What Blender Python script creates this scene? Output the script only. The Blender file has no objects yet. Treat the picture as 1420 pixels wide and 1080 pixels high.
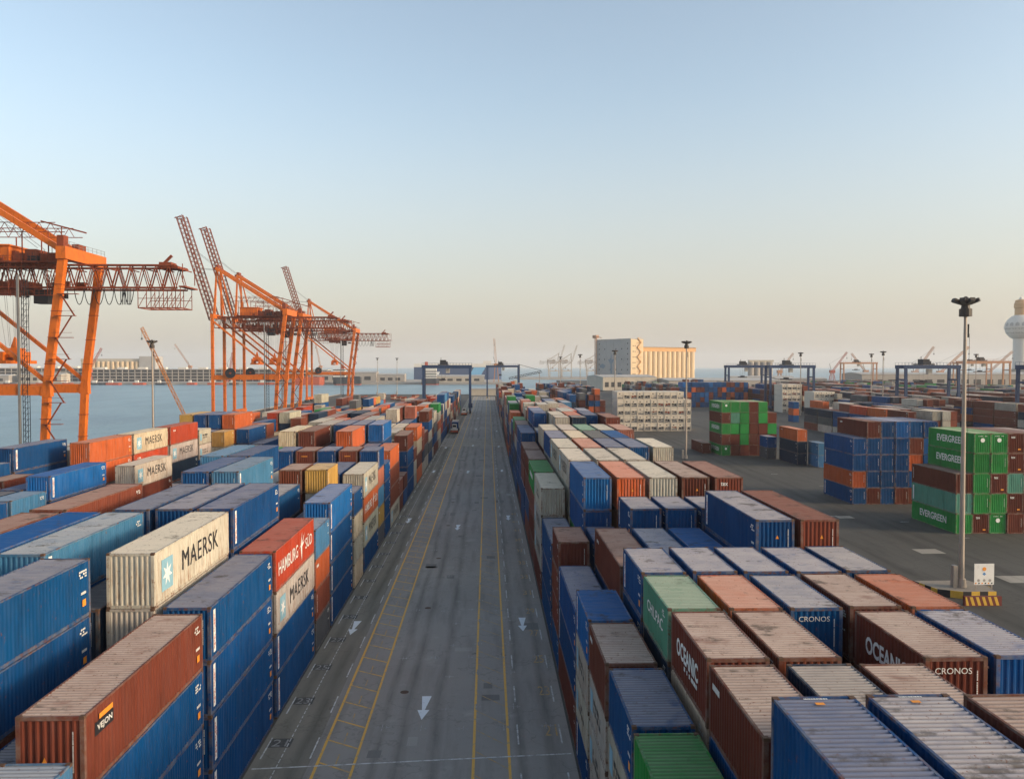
import bpy, math, random
import numpy as np
from mathutils import Matrix, Vector
R_ = math.radians
scene = bpy.context.scene
col = scene.collection

# ------------------------------------------------------------------ camera
CAM_H = 24.2
cd = bpy.data.cameras.new('camera')
cam = bpy.data.objects.new('camera', cd); col.objects.link(cam)
cam.location = (0, 0, CAM_H)
YAW, PIT, FPX = R_(1.70), R_(1.68), 1130.0
cam.rotation_euler = (R_(90) - PIT, 0, -YAW)
cd.sensor_width = 36.0; cd.lens = 36.0 * FPX / 1420.0
cd.clip_start = 0.5; cd.clip_end = 60000
scene.camera = cam

# ------------------------------------------------------------------ sky and sun
SUN_EL, SUN_AZ = R_(14.0), R_(108)      # azimuth measured clockwise from +Y
world = bpy.data.worlds.new('World'); scene.world = world; world.use_nodes = True
wn = world.node_tree.nodes; wl = world.node_tree.links
bg = wn['Background']
sky = wn.new('ShaderNodeTexSky'); sky.sky_type = 'NISHITA'; sky.sun_disc = False
sky.sun_elevation = SUN_EL; sky.sun_rotation = SUN_AZ
sky.air_density = 0.95; sky.dust_density = 2.7; sky.ozone_density = 0.5; sky.altitude = 20
hsv = wn.new('ShaderNodeHueSaturation'); hsv.inputs['Saturation'].default_value = 0.84
tint = wn.new('ShaderNodeMix'); tint.data_type = 'RGBA'; tint.blend_type = 'MULTIPLY'; tint.inputs[0].default_value = 1.0; tint.inputs[7].default_value = (1.0, 1.02, 1.0, 1)
wl.new(sky.outputs['Color'], hsv.inputs['Color']); wl.new(hsv.outputs['Color'], tint.inputs[6]); 
# the dusty air layer that lies along the whole horizon, the same all round
wtc = wn.new('ShaderNodeTexCoord'); wsp = wn.new('ShaderNodeSeparateXYZ'); wl.new(wtc.outputs['Generated'], wsp.inputs[0])
wmr = wn.new('ShaderNodeMapRange'); wmr.interpolation_type = 'SMOOTHSTEP'; wmr.inputs['From Min'].default_value = -.02; wmr.inputs['From Max'].default_value = .34
wmr.inputs['To Min'].default_value = .78; wmr.inputs['To Max'].default_value = 0.0; wl.new(wsp.outputs['Z'], wmr.inputs['Value'])
lay = wn.new('ShaderNodeMix'); lay.data_type = 'RGBA'; wl.new(wmr.outputs['Result'], lay.inputs[0]); wl.new(tint.outputs[2], lay.inputs[6]); lay.inputs[7].default_value = (2.22, 1.98, 1.74, 1)
wl.new(lay.outputs[2], bg.inputs['Color']); bg.inputs['Strength'].default_value = 0.135
sl = bpy.data.lights.new('sun', 'SUN'); sun = bpy.data.objects.new('sun', sl); col.objects.link(sun)
sdir = Vector((math.sin(SUN_AZ) * math.cos(SUN_EL), math.cos(SUN_AZ) * math.cos(SUN_EL), math.sin(SUN_EL)))
sun.rotation_euler = sdir.to_track_quat('Z', 'Y').to_euler(); sun.location = (200, -100, 120)
sl.energy = 1.3; sl.angle = R_(8); sl.color = (1.0, 0.76, 0.53)
vs = scene.view_settings
vs.view_transform = 'Standard'; vs.look = 'None'; vs.exposure = 1.12; vs.gamma = 1.0; vs.use_curve_mapping = False
scene.cycles.use_denoising = True
scene.cycles.max_bounces = 6; scene.cycles.diffuse_bounces = 3; scene.cycles.glossy_bounces = 2
scene.cycles.transmission_bounces = 2; scene.cycles.volume_bounces = 1; scene.cycles.transparent_max_bounces = 4

# ------------------------------------------------------------------ helpers
rnd = random.Random(7)

def tag(o, label=None, cat=None, group=None, kind=None):
    if label: o['label'] = label
    if cat: o['category'] = cat
    if group: o['group'] = group
    if kind: o['kind'] = kind
    return o

def empty(name, loc=(0, 0, 0), rz=0):
    o = bpy.data.objects.new(name, None); col.objects.link(o)
    o.location = loc; o.rotation_euler = (0, 0, rz); o.empty_display_size = 0.3
    return o

def link(name, me, parent=None, loc=None, rz=0, color=None):
    o = bpy.data.objects.new(name, me); col.objects.link(o)
    if parent is not None: o.parent = parent
    if loc is not None: o.location = loc
    if rz: o.rotation_euler = (0, 0, rz)
    if color is not None: o.color = color
    return o

class MB:
    def __init__(s): s.v = []; s.f = []
    def box(s, x0, x1, y0, y1, z0, z1):
        n = len(s.v)
        s.v += [(x0,y0,z0),(x1,y0,z0),(x1,y1,z0),(x0,y1,z0),(x0,y0,z1),(x1,y0,z1),(x1,y1,z1),(x0,y1,z1)]
        s.f += [(n,n+3,n+2,n+1),(n+4,n+5,n+6,n+7),(n,n+1,n+5,n+4),(n+1,n+2,n+6,n+5),(n+2,n+3,n+7,n+6),(n+3,n,n+4,n+7)]
        return s
    def quad(s, *p):
        n = len(s.v); s.v += [tuple(q) for q in p]; s.f.append(tuple(range(n, n+len(p)))); return s
    def bar(s, a, b, w, h=None, w2=None, h2=None):
        h = h or w; w2 = w2 or w; h2 = h2 or h
        a = Vector(a); b = Vector(b); d = (b - a).normalized()
        up = Vector((0, 0, 1)) if abs(d.z) < 0.95 else Vector((0, 1, 0))
        sx = d.cross(up).normalized(); sz = sx.cross(d).normalized()
        n = len(s.v)
        for p, ww, hh in ((a, w, h), (b, w2, h2)):
            for i, j in ((-1,-1),(1,-1),(1,1),(-1,1)):
                s.v.append(tuple(p + sx*ww*.5*i + sz*hh*.5*j))
        s.f += [(n,n+1,n+2,n+3),(n+7,n+6,n+5,n+4),(n,n+4,n+5,n+1),(n+1,n+5,n+6,n+2),(n+2,n+6,n+7,n+3),(n+3,n+7,n+4,n)]
        return s
    def cyl(s, a, b, r, r2=None, seg=10, caps=True):
        r2 = r if r2 is None else r2
        a = Vector(a); b = Vector(b); d = (b - a).normalized()
        up = Vector((0,0,1)) if abs(d.z) < 0.95 else Vector((1,0,0))
        sx = d.cross(up).normalized(); sy = sx.cross(d)
        n = len(s.v)
        for p, rr in ((a, r), (b, r2)):
            for k in range(seg):
                t = 2*math.pi*k/seg
                s.v.append(tuple(p + sx*rr*math.cos(t) + sy*rr*math.sin(t)))
        for k in range(seg):
            k2 = (k+1) % seg
            s.f.append((n+k2, n+k, n+seg+k, n+seg+k2))
        if caps:
            s.f.append(tuple(n+k for k in range(seg))); s.f.append(tuple(n+seg+k for k in reversed(range(seg))))
        return s
    def lathe(s, prof, seg=24):
        n = len(s.v); m = len(prof)
        for r, z in prof:
            for k in range(seg):
                t = 2*math.pi*k/seg; s.v.append((r*math.cos(t), r*math.sin(t), z))
        for i in range(m-1):
            for k in range(seg):
                k2 = (k+1) % seg
                s.f.append((n+i*seg+k, n+i*seg+k2, n+(i+1)*seg+k2, n+(i+1)*seg+k))
        return s
    def prism(s, pts, z0, z1):
        n = len(s.v); m = len(pts)
        s.v += [(x,y,z0) for x,y in pts] + [(x,y,z1) for x,y in pts]
        s.f.append(tuple(n+i for i in reversed(range(m)))); s.f.append(tuple(n+m+i for i in range(m)))
        for i in range(m):
            j = (i+1) % m; s.f.append((n+i, n+j, n+m+j, n+m+i))
        return s
    def mesh(s, name, *mats):
        me = bpy.data.meshes.new(name); me.from_pydata(s.v, [], s.f); me.update()
        for m in mats: me.materials.append(m)
        return me
    def build(s, name, mat, parent=None, loc=None, rz=0):
        return link(name, s.mesh(name, mat), parent, loc, rz)

# ------------------------------------------------------------------ materials
def nt(name):
    m = bpy.data.materials.new(name); m.use_nodes = True
    t = m.node_tree
    return m, t, t.nodes['Principled BSDF']
def N(t, typ, **kw):
    n = t.nodes.new(typ)
    for k, v in kw.items():
        if k in n.inputs.keys(): n.inputs[k].default_value = v
        else: setattr(n, k, v)
    return n
def mix(t, a, b, fac, mode='MIX'):
    n = t.nodes.new('ShaderNodeMix'); n.data_type = 'RGBA'; n.blend_type = mode
    for idx, val in ((6, a), (7, b), (0, fac)):
        if isinstance(val, (int, float)): n.inputs[idx].default_value = val
        elif isinstance(val, tuple): n.inputs[idx].default_value = (*val, 1)
        else: t.links.new(val, n.inputs[idx])
    return n.outputs[2]
def mth(t, op, a, b=None, c=None):
    n = t.nodes.new('ShaderNodeMath'); n.operation = op
    for i, v in enumerate((a, b, c)):
        if v is None: continue
        if isinstance(v, (int, float)): n.inputs[i].default_value = v
        else: t.links.new(v, n.inputs[i])
    return n.outputs[0]
def noise(t, vec, scale, detail=4, rough=.55, stretch=None):
    if stretch:
        mp = t.nodes.new('ShaderNodeMapping'); mp.inputs['Scale'].default_value = stretch
        t.links.new(vec, mp.inputs['Vector']); vec = mp.outputs['Vector']
    n = t.nodes.new('ShaderNodeTexNoise'); n.inputs['Scale'].default_value = scale
    n.inputs['Detail'].default_value = detail; n.inputs['Roughness'].default_value = rough
    t.links.new(vec, n.inputs['Vector']); return n.outputs['Fac']
def ramp(t, fac, a, b):
    n = t.nodes.new('ShaderNodeMapRange'); n.inputs['From Min'].default_value = a; n.inputs['From Max'].default_value = b
    n.clamp = True
    t.links.new(fac, n.inputs['Value']); return n.outputs['Result']

def simple(name, rgb, rough=.6, var=.18, scale=.8, metal=0.0, grime=0.25, gcol=(.05,.035,.025), emit=None):
    m, t, b = nt(name)
    geo = t.nodes.new('ShaderNodeNewGeometry'); p = geo.outputs['Position']
    n1 = noise(t, p, scale, 5); n2 = noise(t, p, scale*3.3, 6, .65, (1, 1, .35))
    c = mix(t, tuple(x*(1-var) for x in rgb), tuple(min(1, x*(1+var)) for x in rgb), n1)
    c = mix(t, c, gcol, mth(t, 'MULTIPLY', ramp(t, n2, .52, .78), grime))
    t.links.new(c, b.inputs['Base Color']); b.inputs['Roughness'].default_value = rough; b.inputs['Metallic'].default_value = metal
    b.inputs['Specular IOR Level'].default_value = .3
    return m

def paint_material(name, roof=False, attr=False, frame=False):
    """container paint: colour from the object (or the mesh attribute), weathering from noise"""
    m, t, b = nt(name)
    if attr:
        a = t.nodes.new('ShaderNodeVertexColor'); a.layer_name = 'Col'
        c0, al = a.outputs['Color'], a.outputs['Alpha']
        vec = t.nodes.new('ShaderNodeNewGeometry').outputs['Position']
    else:
        a = t.nodes.new('ShaderNodeObjectInfo'); c0, al = a.outputs['Color'], a.outputs['Alpha']
        tc = t.nodes.new('ShaderNodeTexCoord')
        off = t.nodes.new('ShaderNodeVectorMath'); off.operation = 'SCALE'; t.links.new(a.outputs['Location'], off.inputs[0]); off.inputs['Scale'].default_value = 3.71
        ad = t.nodes.new('ShaderNodeVectorMath'); ad.operation = 'ADD'
        t.links.new(tc.outputs['Object'], ad.inputs[0]); t.links.new(off.outputs[0], ad.inputs[1]); vec = ad.outputs[0]
    if roof:
        n1 = noise(t, vec, .55, 5, .6); n2 = noise(t, vec, 1.0, 5, .65, (.7, 4.0, 1)); n3 = noise(t, vec, .8, 3, .5); n4 = noise(t, vec, 7, 4, .7)
        f = mth(t, 'MULTIPLY', al, mth(t, 'ADD', .55, mth(t, 'MULTIPLY', n1, .75)))
        f = mth(t, 'MINIMUM', mth(t, 'ADD', f, mth(t, 'MULTIPLY', mth(t, 'SUBTRACT', n2, .5), .35)), 1.0)
        f = mth(t, 'MAXIMUM', f, 0.0)
        dust = mix(t, (.36, .345, .315), (.58, .56, .52), n2)  # dusty layer kept extra pale to carry the skylight on roofs
        ck = t.nodes.new('ShaderNodeVectorMath'); ck.operation = 'MULTIPLY_ADD'; t.links.new(c0, ck.inputs[0]); ck.inputs[1].default_value = (1.15, 1.15, 1.0); ck.inputs[2].default_value = (.44, .31, .225)  # chalky faded paint, also lifted for that skylight
        c = mix(t, c0, mix(t, dust, ck.outputs[0], .45), f)
        # dirt lying in the grooves, patches of old paint, stains
        if not attr:
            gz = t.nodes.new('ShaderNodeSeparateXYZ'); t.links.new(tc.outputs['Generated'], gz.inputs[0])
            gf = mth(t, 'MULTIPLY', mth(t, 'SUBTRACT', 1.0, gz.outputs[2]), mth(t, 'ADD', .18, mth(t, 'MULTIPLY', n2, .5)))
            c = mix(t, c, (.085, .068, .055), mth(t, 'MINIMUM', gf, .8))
        c = mix(t, c, c0, mth(t, 'MULTIPLY', ramp(t, n3, .60, .72), .45))
        st = mth(t, 'MULTIPLY', ramp(t, noise(t, vec, .62, 7, .68, (1, 1.5, 1)), .57, .66), .72)
        c = mix(t, c, (.07, .06, .05), st)
        c = mix(t, c, (.14, .055, .03), mth(t, 'MULTIPLY', ramp(t, n4, .60, .68), mth(t, 'MULTIPLY', al, .9)))
        b.inputs['Roughness'].default_value = .62
    else:
        n1 = noise(t, vec, .35, 4); n2 = noise(t, vec, 1.1, 5, .65, (2.4, 2.4, .35)); n4 = noise(t, vec, 5, 5, .7, (1, 1, .55))
        hv = t.nodes.new('ShaderNodeHueSaturation'); t.links.new(c0, hv.inputs['Color'])
        t.links.new(mth(t, 'ADD', .66, mth(t, 'MULTIPLY', n1, .66)), hv.inputs['Value'])
        t.links.new(mth(t, 'ADD', .80, mth(t, 'MULTIPLY', n2, .36)), hv.inputs['Saturation'])
        c = hv.outputs['Color']
        c = mix(t, c, (.13, .12, .11), mth(t, 'MULTIPLY', ramp(t, n2, .54, .8), .09))
        dk = t.nodes.new('ShaderNodeVectorMath'); dk.operation = 'MULTIPLY_ADD'; t.links.new(c0, dk.inputs[0]); dk.inputs[1].default_value = (.42, .42, .42); dk.inputs[2].default_value = (.003, .003, .003)
        c = mix(t, c, dk.outputs[0], mth(t, 'MULTIPLY', ramp(t, noise(t, vec, .9, 6, .66, (1.6, 1.6, .4)), .52, .72), .6))
        lum = t.nodes.new('ShaderNodeRGBToBW'); t.links.new(c0, lum.inputs[0]); pale = ramp(t, lum.outputs[0], .15, .4)
        c = mix(t, c, (.16, .06, .025), mth(t, 'MULTIPLY', ramp(t, n4, .63, .70), .7))
        low = .5
        if not attr:
            gz = t.nodes.new('ShaderNodeSeparateXYZ'); t.links.new(tc.outputs['Generated'], gz.inputs[0]); low = mth(t, 'SUBTRACT', .95, mth(t, 'MULTIPLY', gz.outputs[2], .65))
        rs = noise(t, vec, 2.2, 6, .7, (3.0, 3.0, .28))
        c = mix(t, c, (.20, .085, .035), mth(t, 'MULTIPLY', mth(t, 'MULTIPLY', ramp(t, rs, .49, .68), pale), low))
        if frame:      # rails and posts: dusty, chipped and rusty
            c = mix(t, c, (.26, .235, .20), mth(t, 'MULTIPLY', ramp(t, noise(t, vec, 1.3, 6, .7), .38, .62), .42))
            c = mix(t, c, (.15, .06, .03), mth(t, 'MULTIPLY', ramp(t, noise(t, vec, 2.7, 7, .75), .52, .62), .75))
        b.inputs['Roughness'].default_value = .55
    if not attr and not roof:
        bd = t.nodes.new('ShaderNodeBump'); bd.inputs['Strength'].default_value = .5; bd.inputs['Distance'].default_value = .06
        t.links.new(noise(t, vec, 1.1, 3, .5), bd.inputs['Height']); t.links.new(bd.outputs['Normal'], b.inputs['Normal'])
    if attr:   # ribs of boxes too far away to tell their ribs apart
        w = t.nodes.new('ShaderNodeTexWave'); w.bands_direction = 'Y' ; w.inputs['Scale'].default_value = 1.1
        t.links.new(vec, w.inputs['Vector'])
        bp = t.nodes.new('ShaderNodeBump'); bp.inputs['Strength'].default_value = .25; bp.inputs['Distance'].default_value = .03
        t.links.new(w.outputs['Fac'], bp.inputs['Height']); t.links.new(bp.outputs['Normal'], b.inputs['Normal'])
    b.inputs['Specular IOR Level'].default_value = .08
    t.links.new(c, b.inputs['Base Color'])
    return m

M = {}
M['paint'] = paint_material('container_paint')
M['framepaint'] = paint_material('container_frame_paint', frame=True)
M['roofpaint'] = paint_material('container_roof', roof=True)
M['mass'] = paint_material('distant_container_paint', attr=True)
M['massroof'] = paint_material('distant_container_roof', roof=True, attr=True)
M['rust'] = simple('rusty_casting', (.10, .055, .035), .8, .4, 6)
M['rod'] = simple('locking_rod', (.22, .21, .20), .45, .2, 4, .5)
def letter(name, rgb, thr):
    m, t, b = nt(name); p = t.nodes.new('ShaderNodeNewGeometry').outputs['Position']
    a = ramp(t, noise(t, p, 2.6, 8, .72), thr, thr-.09)
    t.links.new(a, b.inputs['Alpha']); b.inputs['Roughness'].default_value = .7
    c = mix(t, rgb, tuple(x*.72 for x in rgb), noise(t, p, .9, 4)); t.links.new(c, b.inputs['Base Color'])
    return m
M['lwhite'] = letter('worn_white_lettering', (.74, .73, .69), .71)
M['lblack'] = letter('worn_black_lettering', (.02, .02, .024), .72)
M['white'] = simple('white_marking', (.72, .71, .68), .6, .1, 1.5, 0, .2)
M['black'] = simple('black_lettering', (.018, .018, .022), .6)
M['redmark'] = simple('red_marking', (.45, .05, .03), .6)
M['orangemark'] = simple('orange_label', (.75, .27, .03), .6)
M['starblue'] = simple('pale_blue_panel', (.22, .40, .49), .6, .12, 1.2)
M['orange'] = simple('crane_orange_paint', (.60, .135, .010), .5, .24, .5, 0, .8, (.15, .04, .015))
M['crust'] = simple('crane_rust_red_paint', (.22, .048, .018), .65, .35, .8, 0, .7)
M['rtgblue'] = simple('gantry_blue_paint', (.014, .040, .105), .5, .25, .5)
M['rtgdark'] = simple('dark_machinery', (.02, .022, .028), .6)
M['cable'] = simple('black_cable', (.01, .01, .012), .7)
M['rope'] = simple('steel_rope', (.18, .18, .18), .6)
M['rubber'] = simple('tyre_rubber', (.014, .014, .015), .85)
M['galv'] = simple('galvanised_pole', (.34, .29, .245), .5, .2, .6, .2)
M['lamp'] = simple('floodlight_housing', (.055, .045, .04), .55)
M['glasslamp'] = simple('floodlight_glass', (.22, .22, .20), .25)
M['cream'] = simple('silo_cream_wall', (.62, .47, .30), .8, .12, .06, 0, .2, (.30, .22, .15))
M['greyshade'] = simple('silo_grey_and_shade', (.40, .38, .36), .85, .12, .06)  # plain grey, also colours in the shade on the silo's end wall
M['silolog'] = simple('faded_blue_wall_paint', (.20, .26, .32), .85)
M['bronze'] = simple('silo_gallery_cladding', (.55, .30, .12), .6)
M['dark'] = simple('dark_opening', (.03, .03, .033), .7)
M['concrete'] = simple('weathered_concrete', (.34, .31, .28), .85, .2, .4)
M['slabcon'] = simple('dusty_tan_concrete', (.25, .215, .175), .85, .2, 1.0, 0, .4)
M['shedroof'] = simple('shed_roof_sheet', (.42, .40, .37), .7, .2, .1)
M['shedwall'] = simple('shed_wall_sheet', (.45, .40, .33), .8, .2, .15)
M['hullblue'] = simple('ship_hull_blue', (.02, .055, .14), .5)
M['hullstripe'] = simple('ship_pale_stripe', (.16, .40, .62), .5)
M['hullblack'] = simple('ship_hull_dark', (.03, .035, .045), .6)
M['hullred'] = simple('ship_hull_red', (.42, .075, .03), .6)
M['shipwhite'] = simple('ship_white_paint', (.66, .62, .56), .6)
M['craneyellow'] = simple('mobile_crane_yellow', (.46, .17, .03), .6)
M['cranered'] = simple('dock_crane_red', (.36, .07, .04), .6)
M['craneback'] = simple('far_crane_paint', (.42, .22, .13), .7); M['cranehaze'] = simple('haze_pale_crane', (.40, .33, .27), .8)  # the paler one puts distance haze into the crane colour
M['yellow'] = simple('kerb_yellow_paint', (.58, .36, .05), .7, .2, 2)
M['reefer'] = simple('reefer_white_panel', (.62, .545, .445), .55, .1, .7, 0, .3, (.25, .2, .15))
M['glass'] = simple('dark_window_glass', (.02, .025, .03), .12)
M['truckwhite'] = simple('truck_white_paint', (.62, .58, .52), .5)

def worn_paint(name, rgb, under, thr=(.44, .60), sc=2.2):
    m, t, b = nt(name)
    p = t.nodes.new('ShaderNodeNewGeometry').outputs['Position']
    f = ramp(t, noise(t, p, sc, 6, .7), *thr)
    c = mix(t, rgb, under, mth(t, 'MULTIPLY', f, .85))
    t.links.new(c, b.inputs['Base Color']); b.inputs['Roughness'].default_value = .75
    return m
ASPH = (.24, .225, .205)
M['lineyellow'] = worn_paint('worn_yellow_line', (.72, .40, .07), ASPH, (.52, .68))
M['linefaint'] = worn_paint('faint_yellow_line', (.52, .31, .08), ASPH, (.42, .58))
M['crosswhite'] = worn_paint('faded_white_paint', (.40, .40, .385), ASPH, (.36, .52))
M['numberdark'] = worn_paint('faded_black_patch', (.05, .048, .044), (.10, .095, .085), (.4, .6))
M['rung'] = worn_paint('worn_rung_paint', (.66, .38, .08), ASPH, (.47, .63))
M['linewhite'] = worn_paint('worn_white_line', (.60, .60, .58), ASPH, (.44, .60))
M['arrowwhite'] = worn_paint('white_arrow_paint', (.72, .76, .78), ASPH, (.58, .72))

def asphalt(name, base, tint, tracks=()):
    m, t, b = nt(name)
    p = t.nodes.new('ShaderNodeNewGeometry').outputs['Position']
    n1 = noise(t, p, .05, 6, .6); n2 = noise(t, p, .28, 6, .65); n3 = noise(t, p, 14, 3, .7); n4 = noise(t, p, .5, 5, .6, (1.6, .16, 1))
    c = mix(t, tuple(x*.72 for x in base), tuple(x*1.35 for x in tint), n1)
    c = mix(t, c, tuple(x*.55 for x in base), mth(t, 'MULTIPLY', ramp(t, n4, .50, .72), .55))
    c = mix(t, c, tuple(min(1, x*1.9) for x in tint), mth(t, 'MULTIPLY', ramp(t, n2, .60, .78), .4))
    c = mix(t, c, (.012, .012, .012), mth(t, 'MULTIPLY', ramp(t, noise(t, p, .33, 5, .7, (1, .7, 1)), .655, .75), .8))
    c = mix(t, c, tuple(x*1.5 for x in tint), mth(t, 'MULTIPLY', ramp(t, n3, .55, .8), .35))
    if tracks:
        sx = t.nodes.new('ShaderNodeSeparateXYZ'); t.links.new(p, sx.inputs[0]); acc = None
        wob = mth(t, 'MULTIPLY', mth(t, 'SUBTRACT', noise(t, p, .03, 3, .5), .5), 1.6)
        for x0, wd in tracks:
            q = mth(t, 'SUBTRACT', 1.0, mth(t, 'MINIMUM', 1.0, mth(t, 'DIVIDE', mth(t, 'ABSOLUTE', mth(t, 'SUBTRACT', mth(t, 'ADD', sx.outputs[0], wob), x0)), wd)))
            acc = q if acc is None else mth(t, 'MAXIMUM', acc, q)
        n5 = noise(t, p, .22, 6, .7, (2.5, .35, 1))
        c = mix(t, c, tuple(x*.38 for x in base), mth(t, 'MULTIPLY', mth(t, 'MULTIPLY', acc, ramp(t, n5, .30, .66)), .8))
        ln = noise(t, p, 1.4, 7, .75); ln2 = noise(t, p, .11, 5, .6)
        c = mix(t, c, tuple(x*.5 for x in base), mth(t, 'MULTIPLY', ramp(t, mth(t, 'ABSOLUTE', mth(t, 'SUBTRACT', ln2, .5)), .006, .0015), .35))
        c = mix(t, c, tuple(x*.62 for x in base), mth(t, 'MULTIPLY', ramp(t, ln, .56, .72), .5))
    t.links.new(c, b.inputs['Base Color']); b.inputs['Roughness'].default_value = .82
    b.inputs['Specular IOR Level'].default_value = .25
    bp = t.nodes.new('ShaderNodeBump'); bp.inputs['Strength'].default_value = .3; bp.inputs['Distance'].default_value = .02
    t.links.new(n3, bp.inputs['Height']); t.links.new(bp.outputs['Normal'], b.inputs['Normal'])
    return m
M['ground'] = asphalt('yard_asphalt', (.070, .066, .058), (.077, .072, .063), ((46, 1.2), (49.5, 1.2), (58, 1.5), (61, .8), (84, 2), (112, 2)))
M['road'] = asphalt('lane_asphalt', (.275, .256, .232), (.29, .268, .24), ((-3.4, .55), (-5.6, .55), (2.2, .5), (4.1, .5), (-7.0, .4)))
M['lane'] = asphalt('truck_lane_asphalt', (.205, .19, .155), (.22, .20, .163), ((-11.7, .6), (-13.6, .5)))
M['cross'] = asphalt('crossing_concrete', (.27, .245, .205), (.28, .255, .215))

def water_mat():
    m, t, b = nt('harbour_water')
    p = t.nodes.new('ShaderNodeNewGeometry').outputs['Position']
    n1 = noise(t, p, .05, 8, .65, (1, .35, 1)); n2 = noise(t, p, .9, 3, .6, (1, .5, 1)); n3 = noise(t, p, .035, 10, .75, (.5, .22, 1))
    c = mix(t, (.08, .175, .235), (.20, .33, .39), ramp(t, n3, .3, .7))
    t.links.new(c, b.inputs['Base Color']); b.inputs['Roughness'].default_value = .3
    b.inputs['IOR'].default_value = 1.33; b.inputs['Specular IOR Level'].default_value = .3
    bp = t.nodes.new('ShaderNodeBump'); bp.inputs['Strength'].default_value = 1.0; bp.inputs['Distance'].default_value = 1.6
    t.links.new(mth(t, 'ADD', n1, mth(t, 'MULTIPLY', n2, .25)), bp.inputs['Height']); t.links.new(bp.outputs['Normal'], b.inputs['Normal'])
    return m
M['water'] = water_mat()

# ------------------------------------------------------------------ setting: ground, water, lane
def sheet(name, pts, z, mat, parent=None):
    me = bpy.data.meshes.new(name); me.from_pydata([(x, y, z) for x, y in pts], [], [tuple(range(len(pts)))]); me.update()
    me.materials.append(mat)
    return link(name, me, parent)
SEA = 9000
tag(sheet('sea_water', [(-SEA, -400), (SEA, -400), (SEA, SEA), (-SEA, SEA)], -2.6, M['water']), kind='structure')
g = MB()
g.prism([(-124.5, -120), (1500, -120), (1500, 1330), (112, 1330), (112, 760), (40, 760), (40, 690), (-124.5, 690)], -4.0, 0.0)
tag(g.build('ground', M['ground']), kind='structure')
road = sheet('road', [(-10.9, -80), (5.35, -80), (5.35, 640), (-10.9, 640)], .004, M['road']); tag(road, kind='structure')
lane = sheet('truck_lane_pavement', [(-14.4, -80), (-10.9, -80), (-10.9, 640), (-14.4, 640)], .004, M['lane']); tag(lane, kind='structure')
crossing = sheet('crossing_pavement', [(-14.4, 243), (5.35, 243), (5.35, 271), (-14.4, 271)], .008, M['cross']); tag(crossing, kind='structure')
fs = MB(); fs.prism([(-1800, 1150), (22, 1150), (22, 1390), (-1800, 1390)], -4, .6)
tag(fs.build('far_shore_pavement', M['concrete']), kind='structure')

# painted markings: children of the road
def strip(b, x0, x1, y0, y1, z=.012):
    b.quad((x0, y0, z), (x1, y0, z), (x1, y1, z), (x0, y1, z))
for x in (-10.4, -8.15, -.9, 1.3):
    b = MB()
    for k in range(0, 66):
        y0 = -20 + k*10; strip(b, x-.085 + rnd.uniform(-.012, .012), x+.085, y0, y0+10)
    b.build('yellow_line', M['lineyellow'], road)
for k in range(0, 75):
    y = 30.2 + 3.0*k
    b = MB(); b.quad((-10.3, y+1.25, .012), (-10.3, y+1.08, .012), (-8.25, y-.17, .012), (-8.25, y, .012))
    b.build('runway_rung', M['rung'] if k % 4 else M['lineyellow'], road)
    if k < 45:
        b = MB(); b.quad((-.8, y+2.4, .012), (-.8, y+2.28, .012), (1.2, y, .012), (1.2, y+.12, .012))
        b.build('runway_hatch', M['linefaint'], road)
b = MB()
for k in range(110): strip(b, -9.3, -9.22, 28+k*3, 29.4+k*3)
b.build('dashed_centre_line', M['linefaint'], road)
def slotL(s): return 51.9 + 6.57*s
def slotR(s): return 53.4 + 6.57*s
for k in range(-4, 46):
    for xx, sl_ in ((-14.03, slotL), (-10.98, slotL), (4.75, slotR), (1.95, slotR)):
        c = sl_(k); b = MB(); strip(b, xx-.05, xx+.05, c-2.0, c+.9)
        b.build('bay_dash', M['linewhite'], road)
b = MB()
for k in range(420): strip(b, -12.82, -12.75, 20+k*.7, 20.5+k*.7)
b.build('dotted_line', M['linewhite'], road)
b = MB(); b.quad((-14.2, 48.6, .016), (5.2, 50.0, .016), (5.2, 50.14, .016), (-14.2, 48.74, .016)); b.build('cross_line', M['linewhite'], road)
b = MB()
for yy in (245, 249, 254, 260, 266, 270): strip(b, -14.2, 5.2, yy, yy+.25, .014)
b.build('crossing_lines', M['linewhite'], road)
ab = MB(); ab.quad((-.28, 2.0, 0), (-.10, -.4, 0), (.10, -.4, 0), (.42, 2.0, 0)); ab.quad((-.42, -.4, 0), (0, -2.0, 0), (.42, -.4, 0))
arrow_me = ab.mesh('lane_arrow', M['arrowwhite'])
for xx, ys in ((-4.55, (57.2, 121.5, 185, 246, 310, 374)), (-12.4, (75, 127, 186, 240)), (3.2, (75.6, 129, 187, 243, 300))):
    for yy in ys: link('lane_arrow', arrow_me, road, (xx, yy, .013))
cb = MB(); strip(cb, -.5, .5, -.035, .035, 0); strip(cb, -.035, .035, -.5, .5, .001)
for q in (-.28, .28): strip(cb, q-.04, q+.04, -.2, .2, .002)
cross_me = cb.mesh('cross_mark', M['crosswhite'])
tb = MB(); strip(tb, -.35, .35, -.05, .05, 0); strip(tb, -.05, .05, -.3, .3, .001); tick_me = tb.mesh('tick_mark', M['crosswhite'])
for k in range(14):
    yy = 53.9 + 13.1*k
    for xx in (-7.1, -4.4, -1.6, 1.0, 3.9): link('cross_mark', cross_me, road, (xx + rnd.uniform(-.1, .1), yy + rnd.uniform(-.3, .3), .017))
    for xx in (-.85, 1.8): link('cross_mark', cross_me, road, (xx, yy + 3.3, .02)); link('cross_mark', cross_me, road, (xx, yy + 9.8, .02))
    for q in (3, 9): link('tick_mark', tick_me, road, (-3.0, yy + q, .017))

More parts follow.
